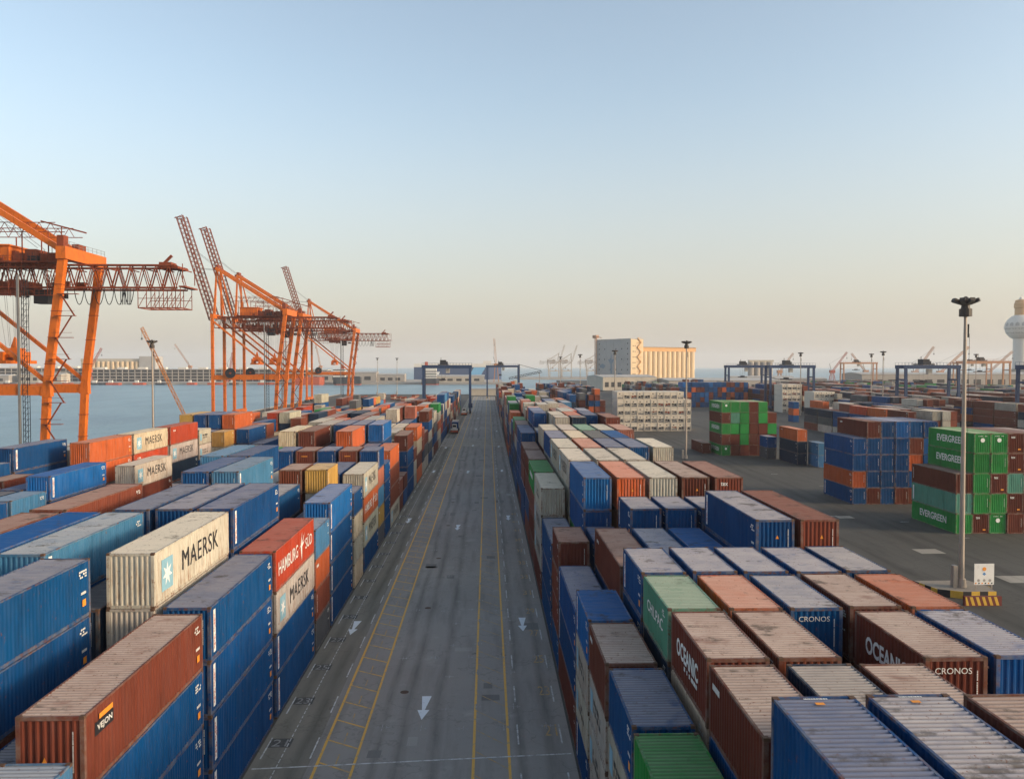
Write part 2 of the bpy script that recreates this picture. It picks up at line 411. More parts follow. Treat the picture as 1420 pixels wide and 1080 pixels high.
M['patch'] = asphalt('asphalt_patch_dark', (.17, .16, .15), (.18, .17, .158)); M['patch2'] = asphalt('asphalt_patch_pale', (.32, .30, .27), (.33, .31, .28))
for k in range(34):
    x, y = rnd.uniform(-7.6, 4.2), rnd.uniform(46, 240); w_, h_ = rnd.uniform(.5, 1.6), rnd.uniform(.5, 2.6)
    b = MB(); strip(b, x-w_/2, x+w_/2, y-h_/2, y+h_/2, .0075); b.build('asphalt_patch', M['patch'] if k % 3 else M['patch2'], road)
for k in range(9):
    b = MB(); b.cyl((-6.2 + (k % 2)*.2, 60 + k*21, .006), (-6.2 + (k % 2)*.2, 60 + k*21, .011), .32, seg=14); b.build('manhole_cover', M['rust'], road)
# lettering meshes -------------------------------------------------------------
_txt = {}
def text_mesh(s, mat, bold=.0, spacing=1.0):
    key = (s, mat.name, bold, spacing)
    if key in _txt: return _txt[key]
    cu = bpy.data.curves.new('lettering', 'FONT'); cu.body = s; cu.size = 1.0; cu.align_x = 'CENTER'; cu.align_y = 'CENTER'
    cu.offset = bold; cu.space_character = spacing; cu.resolution_u = 3
    o = bpy.data.objects.new('lettering', cu); col.objects.link(o)
    dg = bpy.context.evaluated_depsgraph_get()
    me = bpy.data.meshes.new_from_object(o.evaluated_get(dg))
    bpy.data.objects.remove(o); bpy.data.curves.remove(cu)
    me.materials.clear(); me.materials.append(mat)
    xs = [v.co.x for v in me.vertices]; ys = [v.co.y for v in me.vertices]
    cx, cy = (max(xs)+min(xs))/2, (max(ys)+min(ys))/2; w, h = max(xs)-min(xs), max(ys)-min(ys)
    for v in me.vertices: v.co.x = (v.co.x-cx)/w; v.co.y = (v.co.y-cy)/h      # unit box
    me.name = 'lettering'; _txt[key] = me
    return me
nb = MB(); strip(nb, -.75, .75, -.62, .62, 0); patch_me = nb.mesh('number_patch', M['numberdark'])
for k in range(0, 13):
    n_ = str(21 + 2*k)
    p_ = link('number_patch', patch_me, lane, (-13.35, slotL(k)+.15, .010))
    t_ = link('bay_number', text_mesh(n_, M['crosswhite'], .0), lane, (-13.35, slotL(k)+.15, .013)); t_.scale = (.95, .95, 1)
    t_ = link('bay_number', text_mesh(n_, M['linefaint'], .0), road, (4.15, slotR(k), .013)); t_.scale = (.85, 1.7, 1)

# ------------------------------------------------------------------ containers: data
PAL = dict(b=(.002,.052,.165), B=(.006,.095,.28), l=(.05,.16,.29), d=(.012,.026,.052), n=(.115,.030,.019), r=(.36,.045,.018), o=(.43,.092,.026),
           s=(.33,.115,.075), w=(.42,.385,.325), e=(.36,.33,.275), c=(.58,.47,.33), g=(.022,.19,.045), G=(.020,.20,.042), t=(.085,.24,.17), y=(.42,.24,.06), k=(.085,.09,.095),
           m=(.165,.043,.025))
CNAME = dict(b='blue', B='bright blue', l='pale blue', d='dark navy', n='brown', r='red', o='orange', s='faded red', w='off-white', e='beige', c='cream',
             g='green', G='bright green', t='sea green', y='mustard', k='dark grey', m='rust red')
HC, ST = 2.896, 2.591
BNAME = {'R': 'silo-side block', 'L': 'quay-side block', 'M': 'outer quay block', 'E': 'green stack behind mast', 'E2': 'back half of green mast stack', 'C2': 'back half of blue yard stack', 'G2': 'back half of green-brown stack', 'G3': 'ground beside green-brown stack', 'C': 'mostly blue yard stack', 'G': 'green and brown yard stack',
         'N': 'navy and orange yard stack', 'N2': 'pale blue yard stack', 'N3': 'short dark yard stack', 'P': 'lone yard stack', 'F': 'dense stacks before warehouse', 'T': 'low yard field'}
CONT = []      # dicts
def put(x, y, z, L, H, c, dust=None, block='', row=0, slot=0, tier=1, ntier=1, dec=(), grp=''):
    CONT.append(dict(x=x, y=y, z=z, L=L, H=H, c=c, dust=dust, block=block, row=row, slot=slot, tier=tier, n=ntier, dec=dec))
def rcol(r, pal='bbbbbnnnnnmmrowwkdleesgc'): return r.choice(pal)

rowR = lambda i: 5.5 + 2.85*(i-1) + 1.22
rowL = lambda i: -16.95 - 2.8*(i-1) + 1.22
occ = {}
def stack(B, row, s, span, n, h, tops='', dusts='', dec=None, pal='bbbbbnnnnnmmrowwkdleesgc'):
    """n tiers; tops lists colours from the top tier downwards"""
    L = 12.192 if span == 2 else 6.058
    if B == 'R': x = rowR(row); y = slotR(s + (span-1)*.5)
    elif B == 'L': x = rowL(row); y = slotL(s + (span-1)*.5)
    else:
        x = BL[B][0](row); y = BL[B][1](s + (span-1)*.5)
    r = random.Random(hash((B, row, s)) & 0xffff if False else (ord(B[0])*7919 + row*131 + s*17) % 65521)
    for q in range(span): occ[(B, row, s+q)] = 1
    H = HC if h == 'h' else ST
    x += r.uniform(-.05, .05); y += r.uniform(-.12, .12)
    for i in range(n):
        k = n-1-i                       # index from the top
        c = tops[k] if k < len(tops) else rcol(r, pal)
        du = float('0.'+dusts[k]) if k < len(dusts) and dusts[k] != '-' else None
        if du is None: du = r.choice((.35, .5, .6, .75, .85)) if c not in 'gGBdo' else r.choice((.2, .35, .5))
        dd = (dec or {}).get(k, ())
        put(x + r.uniform(-.02, .02), y + r.uniform(-.04, .04), i*H, L, H, c, du, B, row, s, i+1, n, dd)
BL = {}
MK = ('maersk',); HB = ('hamburg',); ST_ = ('strip', 'codes'); CO = ('codes',)
# ---- silo-side block (R) : row 1 runs along the lane
S = stack
S('R',1,-5,1,4,'s','Gb','2'); S('R',1,-4,1,4,'s','Gew','25',{1:('maersk',)}); S('R',1,-3,1,4,'s','bewe','58',{0:('codes',),1:('wtext',)}); S('R',1,-2,1,4,'s','nwww','9',{0:('smalltext',),1:('wtext',),2:('wtext',)}); S('R',1,-1,1,4,'s','Bwwb','1',{0:ST_,1:('wtext',),2:('wtext',),3:ST_})
S('R',1,0,2,3,'h','bbn','7',{0:ST_,1:ST_}); S('R',1,2,1,4,'s','nmmb','4'); S('R',1,3,2,3,'h','bbb','7',{1:ST_}); S('R',1,5,2,4,'h','wwwn','6',{0:('wtext',),1:MK,2:MK})
S('R',1,7,2,4,'h','gmnn','2',{0:('gtext',)}); S('R',1,9,2,4,'h','nnbm','6'); S('R',1,11,2,4,'h','nmbb','5'); S('R',1,13,2,5,'s','bbbbn','3'); S('R',1,15,1,5,'s','bbbbd','3'); S('R',1,16,2,5,'s','nedbb','5'); S('R',1,18,2,5,'s','gnbdb','3'); S('R',1,20,2,4,'h','bdbb','5')
S('R',2,-5,1,5,'h','bb','4',{0:('roofmark',)}); S('R',2,-4,1,5,'s','nb','9',{0:('smalltext',)}); S('R',2,-3,1,5,'s','nc','9',{0:('oceanic',)}); S('R',2,-2,1,5,'s','td','6',{0:('greenline',)}); S('R',2,-1,1,5,'s','bb','8',{0:ST_,1:('codes',)})
S('R',2,0,2,4,'h','nb','5',{0:('smalltext',)}); S('R',2,2,1,4,'s','bb','4'); S('R',2,3,2,5,'h','Bb','3',{0:CO}); S('R',2,5,2,5,'h','ww','8',{0:MK}); S('R',2,7,2,5,'h','ww','8',{0:MK}); S('R',2,9,2,5,'h','bw','6'); S('R',2,11,2,5,'h','wnb','6'); S('R',2,13,1,5,'s','bb','4'); S('R',2,14,1,5,'s','eg','6'); S('R',2,15,1,6,'s','bb','4'); S('R',2,16,2,6,'s','Bb','5')
S('R',3,-5,1,5,'h','bn','9',{0:('roofmark',)}); S('R',3,-4,1,5,'s','dn','9',{0:('wtextw',)}); S('R',3,-3,1,5,'s','mn','9'); S('R',3,-2,1,5,'s','on','7'); S('R',3,-1,1,5,'s','bb','9',{0:('smalltext',)})
S('R',3,0,2,4,'h','bb','8'); S('R',3,2,1,5,'s','bb','8',{0:ST_}); S('R',3,3,2,5,'h','on','6',{0:('tri',)}); S('R',3,5,2,5,'h','eb','7'); S('R',3,7,2,5,'h','on','7'); S('R',3,9,2,5,'h','ce','7'); S('R',3,11,2,5,'h','eb','7'); S('R',3,13,1,6,'s','ew','6'); S('R',3,14,2,6,'s','eb','7')
S('R',4,-5,1,5,'h','nn','7'); S('R',4,-4,1,5,'s','nn','9'); S('R',4,-3,1,3,'s','bn','6'); S('R',4,-2,1,5,'s','bb','9',{0:('cronos',)}); S('R',4,-1,1,5,'s','bb','9',{0:('smalltext',)})
S('R',4,0,2,4,'h','Bb','1'); S('R',4,2,1,5,'s','bd','8'); S('R',4,3,2,5,'h','ww','8'); S('R',4,5,2,5,'h','ee','8'); S('R',4,7,2,5,'h','bb','5'); S('R',4,9,2,5,'h','kb','2'); S('R',4,11,2,5,'h','tb','4'); S('R',4,13,1,6,'s','dk','6'); S('R',4,14,2,6,'s','on','4')
S('R',5,-5,1,4,'s','nb','7'); S('R',5,-4,1,3,'s','nb','7'); S('R',5,-3,1,5,'s','nn','9',{0:('cronos', 'oceanic')}); S('R',5,-2,1,5,'s','nn','9'); S('R',5,-1,1,5,'s','bb','9')
S('R',5,0,2,5,'h','bb','8',{0:ST_+('tri',)}); S('R',5,2,1,5,'s','bb','8'); S('R',5,3,2,5,'h','nm','8',{0:('tri',)}); S('R',5,5,2,3,'h','nb','6'); S('R',5,7,2,5,'h','bb','5',{0:('codes',)}); S('R',5,9,2,5,'h','Bb','1'); S('R',5,11,2,5,'h','eb','7'); S('R',5,13,1,5,'s','bd','6'); S('R',5,14,2,6,'s','bn','4')
S('R',6,-5,1,4,'s','bb','7'); S('R',6,-4,1,4,'s','bb','7'); S('R',6,-3,1,5,'s','bn','9'); S('R',6,-2,1,5,'s','on','4'); S('R',6,-1,1,5,'s','bb','9')
S('R',6,0,2,5,'h','mn','2',{0:('tri',)}); S('R',6,2,1,3,'s','bb','8'); S('R',6,3,2,5,'h','mm','4',{0:('tex',)}); S('R',6,5,2,2,'h','nb','6'); S('R',6,7,2,5,'h','we','9'); S('R',6,9,2,3,'h','bd','6'); S('R',6,11,2,5,'h','sk','6'); S('R',6,13,2,6,'s','mm','4')
rr = random.Random(21)
for row in range(1, 7):
    s = 13
    while s < 78:
        if ('R', row, s) in occ: s += 1; continue
        sp = 2 if ('R', row, s+1) not in occ and rr.random() < .75 else 1
        base = 5 if s < 45 else 4
        n = max(2, min(6, base + rr.choice((-1, 0, 0, 0, 1)) - (1 if row == 6 and rr.random() < .4 else 0)))
        if row > 1 or rr.random() < .97: S('R', row, s, sp, n, rr.choice('hs') if n < 6 else 's')
        s += sp
# ---- quay-side block (L)
S('L',1,-5,2,4,'s','lb','7'); S('L',1,-3,2,4,'h','mbbb','9',{0:('label','codes'),1:CO,2:CO}); S('L',1,-1,2,4,'h','bbbb','5',{0:ST_,1:ST_,2:ST_,3:ST_}); S('L',1,1,2,4,'h','rwbb','3',{0:HB,1:MK,2:ST_,3:ST_})
S('L',1,3,1,4,'s','lomk','6',{1:('smalltext',),2:('vert',)}); S('L',1,4,2,4,'h','Bbbb','5',{0:ST_,1:ST_,2:ST_,3:ST_}); S('L',1,6,1,4,'s','bcec','6'); S('L',1,7,2,4,'h','wowb','8',{0:MK,1:HB,2:MK,3:CO}); S('L',1,9,1,5,'s','bslyk','5',{0:('strip',),3:('smalltext',)}); S('L',1,10,1,4,'s','bbbb','3',{0:CO,1:CO,2:CO}); S('L',1,11,2,4,'h','ommw','4',{3:MK})
S('L',1,13,1,2,'s','mn'); S('L',1,14,1,2,'s','nb'); S('L',1,15,2,4,'h','nbbb','5',{0:('codes',)}); S('L',1,17,1,3,'s','mee'); S('L',1,18,2,4,'h','ocno','3',{1:MK,3:HB}); S('L',1,20,1,4,'s','mmdw'); S('L',1,21,2,3,'h','nkw'); S('L',1,23,2,5,'s','nbekb','5'); S('L',1,25,1,5,'s','kenbw'); S('L',1,26,2,4,'h','ekbn'); S('L',1,28,1,3,'s','mwn')
S('L',1,34,1,5,'h','bbbbb','3'); S('L',1,35,2,5,'h','lebnb','4'); S('L',1,37,2,5,'h','bmebn','4'); S('L',1,39,2,4,'h','wenb','6')
S('L',2,-5,2,3,'h','bb'); S('L',2,-3,2,3,'h','bb'); S('L',2,-1,2,5,'h','wwb','9',{0:MK,1:('codes',)}); S('L',2,1,2,5,'h','bb','5',{0:ST_}); S('L',2,3,1,3,'s','db'); S('L',2,4,2,3,'h','bn'); S('L',2,6,1,5,'s','ywn','6',{0:('vert',)}); S('L',2,7,2,4,'h','bb','4'); S('L',2,9,1,5,'s','mn','5',{0:('ytext',)}); S('L',2,10,1,4,'s','eb'); S('L',2,11,2,4,'h','be'); S('L',2,13,2,5,'h','Bb','6',{0:('strip',)}); S('L',2,15,1,4,'s','cb','5')
S('L',3,-5,2,4,'h','bb','6',{0:CO}); S('L',3,-3,2,5,'h','bb','6',{0:CO,1:CO}); S('L',3,-1,2,4,'h','dd','4'); S('L',3,1,2,5,'h','bb','7',{0:ST_}); S('L',3,3,1,4,'s','bn'); S('L',3,4,2,4,'h','bd'); S('L',3,6,1,5,'s','mnb','7',{1:('wend',)}); S('L',3,7,2,4,'h','bd'); S('L',3,9,1,5,'s','bb','6'); S('L',3,10,1,4,'s','sk'); S('L',3,11,2,5,'h','om','5'); S('L',3,13,2,5,'h','bb','6',{0:ST_}); S('L',3,15,2,5,'h','ew','6')
S('L',4,-5,2,4,'h','bb','5'); S('L',4,-3,2,4,'h','bb','5'); S('L',4,-1,2,5,'h','lb','8',{0:('strip','codes')}); S('L',4,1,2,5,'h','bb','5',{0:CO}); S('L',4,3,1,4,'s','bn'); S('L',4,4,2,5,'h','lb','4',{0:ST_}); S('L',4,6,2,4,'h','ew'); S('L',4,8,1,4,'s','mb'); S('L',4,9,1,5,'s','nb','5',{0:('ytext',)}); S('L',4,10,1,4,'s','bk'); S('L',4,11,2,4,'h','bd'); S('L',4,13,2,5,'h','bn','6'); S('L',4,15,2,5,'h','mb','5')
S('L',5,-5,2,4,'h','bb'); S('L',5,-3,2,4,'h','bn'); S('L',5,-1,2,5,'h','Bb','0'); S('L',5,1,2,4,'h','wb','6',{0:MK}); S('L',5,3,1,4,'s','bb'); S('L',5,4,2,5,'h','bb','3',{0:ST_}); S('L',5,6,2,5,'h','bb','3',{0:('strip',)}); S('L',5,8,1,4,'s','bb'); S('L',5,9,1,5,'s','bb','5'); S('L',5,10,1,4,'s','eb'); S('L',5,11,2,5,'h','nm','4'); S('L',5,13,2,5,'h','eb','5')
S('L',6,-5,2,4,'h','bb'); S('L',6,-3,2,5,'s','nb'); S('L',6,-1,2,5,'h','mb','5'); S('L',6,1,2,5,'h','mn','5'); S('L',6,3,1,4,'s','eb'); S('L',6,4,2,4,'h','bb'); S('L',6,6,2,5,'h','lb','3',{0:ST_}); S('L',6,8,1,4,'s','kb'); S('L',6,9,1,5,'s','Gb','2'); S('L',6,10,1,4,'s','nb'); S('L',6,11,2,5,'h','cb','5',{0:('smalltext',)})
for row in range(1, 7):
    s = 10
    lim = (58, 57, 56, 46, 44, 42)[row-1]
    while s < lim:
        if ('L', row, s) in occ: s += 1; continue
        sp = 2 if ('L', row, s+1) not in occ and rr.random() < .7 else 1
        n = max(2, min(5, (4 if s > 30 else 5) + rr.choice((-1, -1, 0, 0))))
        S('L', row, s, sp, n, 'h' if n < 5 or s < 24 else 's', pal='bbbbnnmmmoorwwkdleescg'); s += sp
# ---- outer quay block (M)
BL['M'] = (lambda i: -47.0 - 2.8*(i-1) + 1.22, lambda s: 54 + 6.57*s)
S('M',1,0,2,4,'s','nb'); S('M',1,2,2,4,'h','be'); S('M',1,5,2,5,'s','Bbn','1',{0:('strip','codes')}); S('M',1,7,1,3,'s','nb'); S('M',1,8,2,4,'h','wn','6',{0:MK}); S('M',1,10,2,2,'h','ke'); S('M',1,12,2,2,'h','bk'); S('M',1,14,1,2,'s','kw'); S('M',1,15,2,3,'h','kb'); S('M',1,17,2,3,'h','bb')
S('M',2,2,2,4,'h','bn'); S('M',2,5,2,4,'h','bn','3'); S('M',2,7,1,3,'s','be'); S('M',2,8,2,3,'h','nb'); S('M',2,10,2,2,'h','bd'); S('M',2,12,2,2,'h','dw'); S('M',2,14,2,3,'h','kw'); S('M',2,17,2,4,'h','bb')
S('M',3,2,2,4,'s','nb'); S('M',3,4,2,3,'h','bb'); S('M',3,6,2,3,'h','bb'); S('M',3,8,2,5,'h','oo','4',{0:('codes',),1:('codes',)}); S('M',3,10,2,5,'h','crw','6',{0:MK,1:('smalltext',),2:MK}); S('M',3,12,2,5,'h','rwd','3',{0:('smalltext',),1:MK}); S('M',3,14,1,5,'s','wwb','7',{0:('wtext',),1:('wtext',)}); S('M',3,15,1,3,'s','bb'); S('M',3,17,2,5,'h','oob','4',{0:('codes',),1:('codes',)})
S('M',4,2,2,4,'h','bb'); S('M',4,4,2,3,'h','bn'); S('M',4,7,2,3,'h','mb','5'); S('M',4,9,2,5,'s','bn','5'); S('M',4,11,2,5,'s','eb','6'); S('M',4,13,2,5,'s','bb','6'); S('M',4,17,2,5,'h','bb','5')
S('M',5,4,2,4,'h','bb'); S('M',5,7,2,5,'h','bb','5',{0:('strip','codes'),1:('strip',)}); S('M',5,9,2,5,'s','ee','6'); S('M',5,11,2,5,'s','mb','6'); S('M',5,17,2,5,'h','bb','5')
S('M',6,6,2,4,'h','sb','6'); S('M',6,8,2,4,'h','nb','6'); S('M',6,10,2,5,'s','we','8'); S('M',6,12,2,5,'s','eb','8'); S('M',6,17,2,5,'h','yb','5'); S('M',5,34,2,5,'h','eb','8')
for row in range(1, 7):
    s = 0
    while s < (38 + 6*(row % 3)):
        if ('M', row, s) in occ: s += 1; continue
        sp = 2 if ('M', row, s+1) not in occ and rr.random() < .75 else 1
        n = max(2, min(5, 4 + rr.choice((-1, 0, 0, 1)) - (s > 22)))
        S('M', row, s, sp, n, 'h' if n < 5 else 's', pal='bbbbnnmmmooorwwkdleescgy'); s += sp
# one beige box crowning the outer block
# ---- stacks on the open yard (rows side by side, ends towards the lane corner)
def yard(B, x0, y0, cols_, ncol, txt=None, L=12.192, H=HC, pitch=2.50):
    """cols_: list of tiers from the ground up, each a string of colours per column ('.' = none)"""
    BL[B] = (lambda i: 0, lambda s: 0)
    for ti, tier in enumerate(cols_):
        for ci, c in enumerate(tier):
            if c == '.': continue
            n = sum(1 for tt in cols_ if ci < len(tt) and tt[ci] != '.')
            put(x0 + ci*pitch + 1.22 + rr.uniform(-.02, .02), y0 + L/2 + rr.uniform(-.1, .1), ti*H, L, H, c, rr.choice((.3, .5, .7)), B, ci+1, 0, ti+1, n, (txt or {}).get((ti, ci), ()))
EV = ('evergreen',); EL = ('evergreen', 'roundel'); RO = ('roundel',); TX = ('tex',)
yard('E', 67.2, 114.6, ['GnGnnG', 'tGGnmn', 'nGntnn', '.GGnnm', '.GGnnn'], 6, {(0,0):EV, (0,1):TX, (0,2):RO, (1,0):('stripw',), (1,3):TX, (2,2):TX, (3,1):EV, (3,3):TX, (4,1):EL, (4,2):RO, (4,3):TX, (2,0):('vert',)})
yard('C', 63.5, 139.6, ['bnbnnb', 'obbbbb', 'bbbbob', 'bbbbmb', '.nbBbb'], 6, {(0,0):('strip','codes'), (2,0):('strip',), (1,0):CO, (4,1):('smalltext',)})
yard('G', 62.6, 216.2, ['Gnnnnn', 'nnGnnn', 'GGGnnG', 'ntGnGn', 'GGGnG.'], 6, {(0,0):EL, (2,0):EV, (4,0):EL, (2,2):RO, (3,2):RO, (3,4):RO, (4,0):EL})
yard('G3', 59.0, 222, ['n'], 1)
yard('N', 75.0, 195, ['d', 'd', 'o'], 1, {(2,0):('smalltext',)}); yard('N2', 78.3, 190.5, ['l', 'l'], 1, L=6.058); yard('N3', 72.2, 208, ['k', 'b'], 1, L=6.058)
yard('P', 130.5, 344, ['b', 'o', 'b'], 1, L=6.058)
# dense stacks beyond the silo-side block
FN = {}
def field(B, nm, xs, y0, y1, hmin, hmax, pal, skip=.0, L=12.192, gapy=.9):
    B = B + nm; BNAME[B] = nm
    for ri, x in enumerate(xs):
        y = y0 + rr.uniform(0, 6); sk = 0
        while y < y1:
            if rr.random() > skip:
                n = rr.randint(hmin, hmax)
                for i in range(n):
                    put(x, y + L/2, i*2.7, L, 2.69, rcol(rr, pal), rr.choice((.4, .6, .8)), B, ri+1, sk+1, i+1, n)
            y += L + gapy; sk += 1
lin = lambda a, n, p=2.75: [a + p*i for i in range(n)]
BL['F'] = BL['T'] = BL['P'] = None
field('F', 'dense stacks before warehouse', lin(31, 9), 372, 520, 3, 5, 'bbbnnmmodkk', .12)
field('F', 'red stacks beside cream wall', lin(31, 3), 296, 372, 3, 5, 'mmnkdb', .1)
BNAME['W'] = 'long blue and red wall'
for ci in range(15):
    for ti in range(5): put(114.5 + ci*2.55, 476 + rr.uniform(-.2, .2), ti*HC, 12.192, HC, rr.choice('bbbbbBbnno'), .5, 'W', ci+1, 0, ti+1, 5)
for ci in range(3):
    for ti in range(4): put(106 + ci*2.55, 470 + rr.uniform(-.2, .2), ti*HC, 12.192, HC, 'nmbnmbnnbmnb'[ci*4+ti], .5, 'W', ci+1, 1, ti+1, 4)
field('T', 'corner block behind green stack', lin(123, 6), 230, 300, 3, 4, 'nmmodkwbre', .0)
field('T', 'block behind white stacks', lin(154, 6), 425, 640, 3, 5, 'nnnmmkwdbo', .06)
field('T', 'block beside white stacks', lin(168, 5), 300, 400, 3, 4, 'nnmmokwdbee', .06)
field('T', 'gantry block by mast', lin(186, 6), 240, 560, 3, 4, 'nnnmmmokwdbe', .07)
field('T', 'brown field past gantry', lin(216, 6), 260, 640, 3, 4, 'nnnmmokwdbe', .1)
field('T', 'grey field past gantry', lin(250, 7), 300, 700, 3, 4, 'nnnmmokwdbe', .12)
field('T', 'mixed low field', lin(290, 7), 340, 720, 2, 4, 'nnmkkwdbeeg', .15)
field('T', 'open far field', lin(330, 12), 400, 760, 2, 4, 'nnmkkwdbeeg', .2)
field('T', 'field behind wall', lin(118, 9), 560, 700, 2, 4, 'nnmkkwdbeeg', .2)
for q, (yy, c, dd) in enumerate(((243.6, 'w', MK), (230.6, 'r', ()))):
    pass

# ------------------------------------------------------------------ which boxes show largest: painter's id buffer seen from the camera
VW, VH = 710, 540
def project(P):
    x, y, z = P[..., 0], P[..., 1], P[..., 2] - CAM_H
    xr = x*math.cos(YAW) - y*math.sin(YAW); yr = x*math.sin(YAW) + y*math.cos(YAW)
    zr = z*math.cos(PIT) + yr*math.sin(PIT); yd = yr*math.cos(PIT) - z*math.sin(PIT)
    return (710 + FPX*xr/yd)*.5, (540 - FPX*zr/yd)*.5, yd
ids = np.full((VH, VW), -1, np.int32)
order = sorted(range(len(CONT)), key=lambda i: -((CONT[i]['y'])**2 + CONT[i]['x']**2 + (CONT[i]['z']+1.3-CAM_H)**2))
for i in order:
    c = CONT[i]; l = c['L']/2; y0 = c['y']-l; y1 = c['y']+l
    if y1 < 3: continue
    y0 = max(y0, 2.0)
    P = np.array([(c['x']+sx*1.219, yy, c['z']+zz) for sx in (-1, 1) for yy in (y0, y1) for zz in (0, c['H'])])
    u, v, d = project(P)
    a0, a1, b0, b1 = int(max(0, u.min())), int(min(VW, u.max()+1)), int(max(0, v.min())), int(min(VH, v.max()+1))
    if a0 >= a1 or b0 >= b1: continue
    pts = sorted(zip(u, v)); hull = []
    for seq in (pts, pts[::-1]):
        st = len(hull)
        for p in seq:
            while len(hull) - st >= 2 and (hull[-1][0]-hull[-2][0])*(p[1]-hull[-2][1]) - (hull[-1][1]-hull[-2][1])*(p[0]-hull[-2][0]) <= 0: hull.pop()
            hull.append(p)
        hull.pop()
    X, Y = np.meshgrid(np.arange(a0, a1)+.5, np.arange(b0, b1)+.5)
    ok = np.ones(X.shape, bool)
    for (xa, ya), (xb, yb) in zip(hull, hull[1:]+hull[:1]):
        ok &= (xb-xa)*(Y-ya) - (yb-ya)*(X-xa) >= 0
    ids[b0:b1, a0:a1][ok] = i
cnt = np.bincount(ids[ids >= 0], minlength=len(CONT))
rank = np.argsort(-cnt)
NIND = 300
chosen = set(int(i) for i in rank[:NIND] if cnt[i] > 0)
print('containers', len(CONT), 'seen', int((cnt > 0).sum()), 'cut at px', int(cnt[rank[NIND-1]]))

# ------------------------------------------------------------------ container meshes
W = 2.438
def corr(b, a0, a1, period, depth, place):
    """corrugated sheet: breakpoints along a0..a1; place(u, off, t) gives the point, t = 0/1 across"""
    n = max(2, round((a1-a0)/period)); p = (a1-a0)/n; pr = []
    for k in range(n):
        u = a0 + k*p
        pr += [(u, 0), (u+.27*p, 0), (u+.5*p, depth), (u+.77*p, depth)]
    pr.append((a1, 0))
    base = len(b.v)
    for u, o in pr: b.v.append(place(u, o, 0)); b.v.append(place(u, o, 1))
    for k in range(len(pr)-1):
        q = base + 2*k; b.f.append((q, q+2, q+3, q+1))
def make_cont(L, H):
    P = {}; h = L/2; w = W/2
    b = MB(); pc = .16
    for sx in (-1, 1):
        for sy in (-1, 1):
            x0, x1 = sorted((sx*w, sx*(w-pc))); y0, y1 = sorted((sy*h, sy*(h-pc)))
            b.box(x0, x1, y0, y1, .12, H-.12)
        x0, x1 = sorted((sx*(w-.004), sx*(w-.09)))
        b.box(x0, x1, -h+pc, h-pc, .03, .19); b.box(x0, x1, -h+pc, h-pc, H-.10, H-.02)
    for sy in (-1, 1):
        y0, y1 = sorted((sy*(h-.004), sy*(h-.1)))
        b.box(-w+pc, w-pc, y0, y1, .02, .18); b.box(-w+pc, w-pc, y0, y1, H-.15, H-.012)
    b.box(-w+.1, w-.1, -h+.12, h-.12, .14, .17)
    P['frame'] = b.mesh('frame', M['framepaint'])
    b = MB(); b.box(-.09, .09, -.09, .09, 0, .118); P['casting'] = b.mesh('corner_casting', M['rust'])
    for sx in (-1, 1):
        b = MB(); corr(b, -h+pc, h-pc, .28, .040, lambda u, o, t, sx=sx: (sx*(w-.012-o), u if sx > 0 else -u, .19 + t*(H-.29)))
        P['side', sx] = b.mesh('side_panel', M['paint'])
    b = MB(); corr(b, -h+.05, h-.05, .25, .036, lambda u, o, t: ((w-.03)*(1-2*t), u, H-.022-o)); P['roof'] = b.mesh('roof_panel', M['roofpaint'])
    b = MB(); corr(b, -w+pc, w-pc, .262, .045, lambda u, o, t: (u, -h+.015+o, .18 + t*(H-.33))); P['end'] = b.mesh('end_wall', M['paint'])
    b = MB()
    for k in range(4):
        z0 = .2 + k*(H-.36)/4; b.box(0.01, w-pc-.005, h-.08, h-.04, z0+.01, z0+(H-.36)/4-.02)
    b.box(0.01, w-pc-.005, h-.10, h-.07, .19, H-.155)
    P['door'] = b.mesh('door', M['paint'])
    b = MB()
    for xx in (.28, .78): b.cyl((xx, h-.02, .12), (xx, h-.02, H-.1), .022, seg=6); b.box(xx-.03, xx+.25, h-.034, h-.012, 1.15, 1.19)
    P['rod'] = b.mesh('locking_rod', M['rod'])
    return P
CM = {(L, H): make_cont(L, H) for L in (12.192, 6.058) for H in (HC, ST, 2.69)}

def star_mesh():
    b = MB(); pts = []
    for k in range(14):
        r = .5 if k % 2 == 0 else .2; a = math.pi/2 + k*math.pi/7; pts.append((r*math.cos(a), r*math.sin(a)))
    n = len(b.v); b.v += [(x, y, .004) for x, y in pts] + [(0, 0, .004)]
    for k in range(14): b.f.append((n+k, n+(k+1) % 14, n+14))
    return b.mesh('star_emblem', M['white'])
STAR = star_mesh()
def rect_mesh(name, mat):
    b = MB(); b.quad((-.5,-.5,0),(.5,-.5,0),(.5,.5,0),(-.5,.5,0)); return b.mesh(name, mat)
PANEL = rect_mesh('emblem_panel', M['starblue']); WSTRIP = rect_mesh('marking_strip', M['white']); OLAB = rect_mesh('orange_label', M['orangemark']); BLAB = rect_mesh('label_plate', M['black'])
def bars_mesh(name, mat, seed, nx, ny, fill=.7):
    r = random.Random(seed); b = MB()
    for j in range(ny):
        u = -.5
        while u < .5:
            du = r.uniform(.05, .16) * (7/ max(4, nx))
            if r.random() < fill: b.quad((u, -.5+(j+.2)/ny, 0), (min(.5, u+du*.8), -.5+(j+.2)/ny, 0), (min(.5, u+du*.8), -.5+(j+.85)/ny, 0), (u, -.5+(j+.85)/ny, 0))
            u += du
    return b.mesh(name, mat)
CODES = [bars_mesh('code_marking', M['lwhite'], q, 4, 3) for q in range(4)]
WORDW = [bars_mesh('worn_lettering', M['lwhite'], 20+q, 9, 1, .85) for q in range(4)]
WORDK = [bars_mesh('worn_lettering', M['lblack'], 30+q, 9, 2, .6) for q in range(4)]
WORDY = bars_mesh('worn_lettering', M['orangemark'], 41, 9, 1, .9)
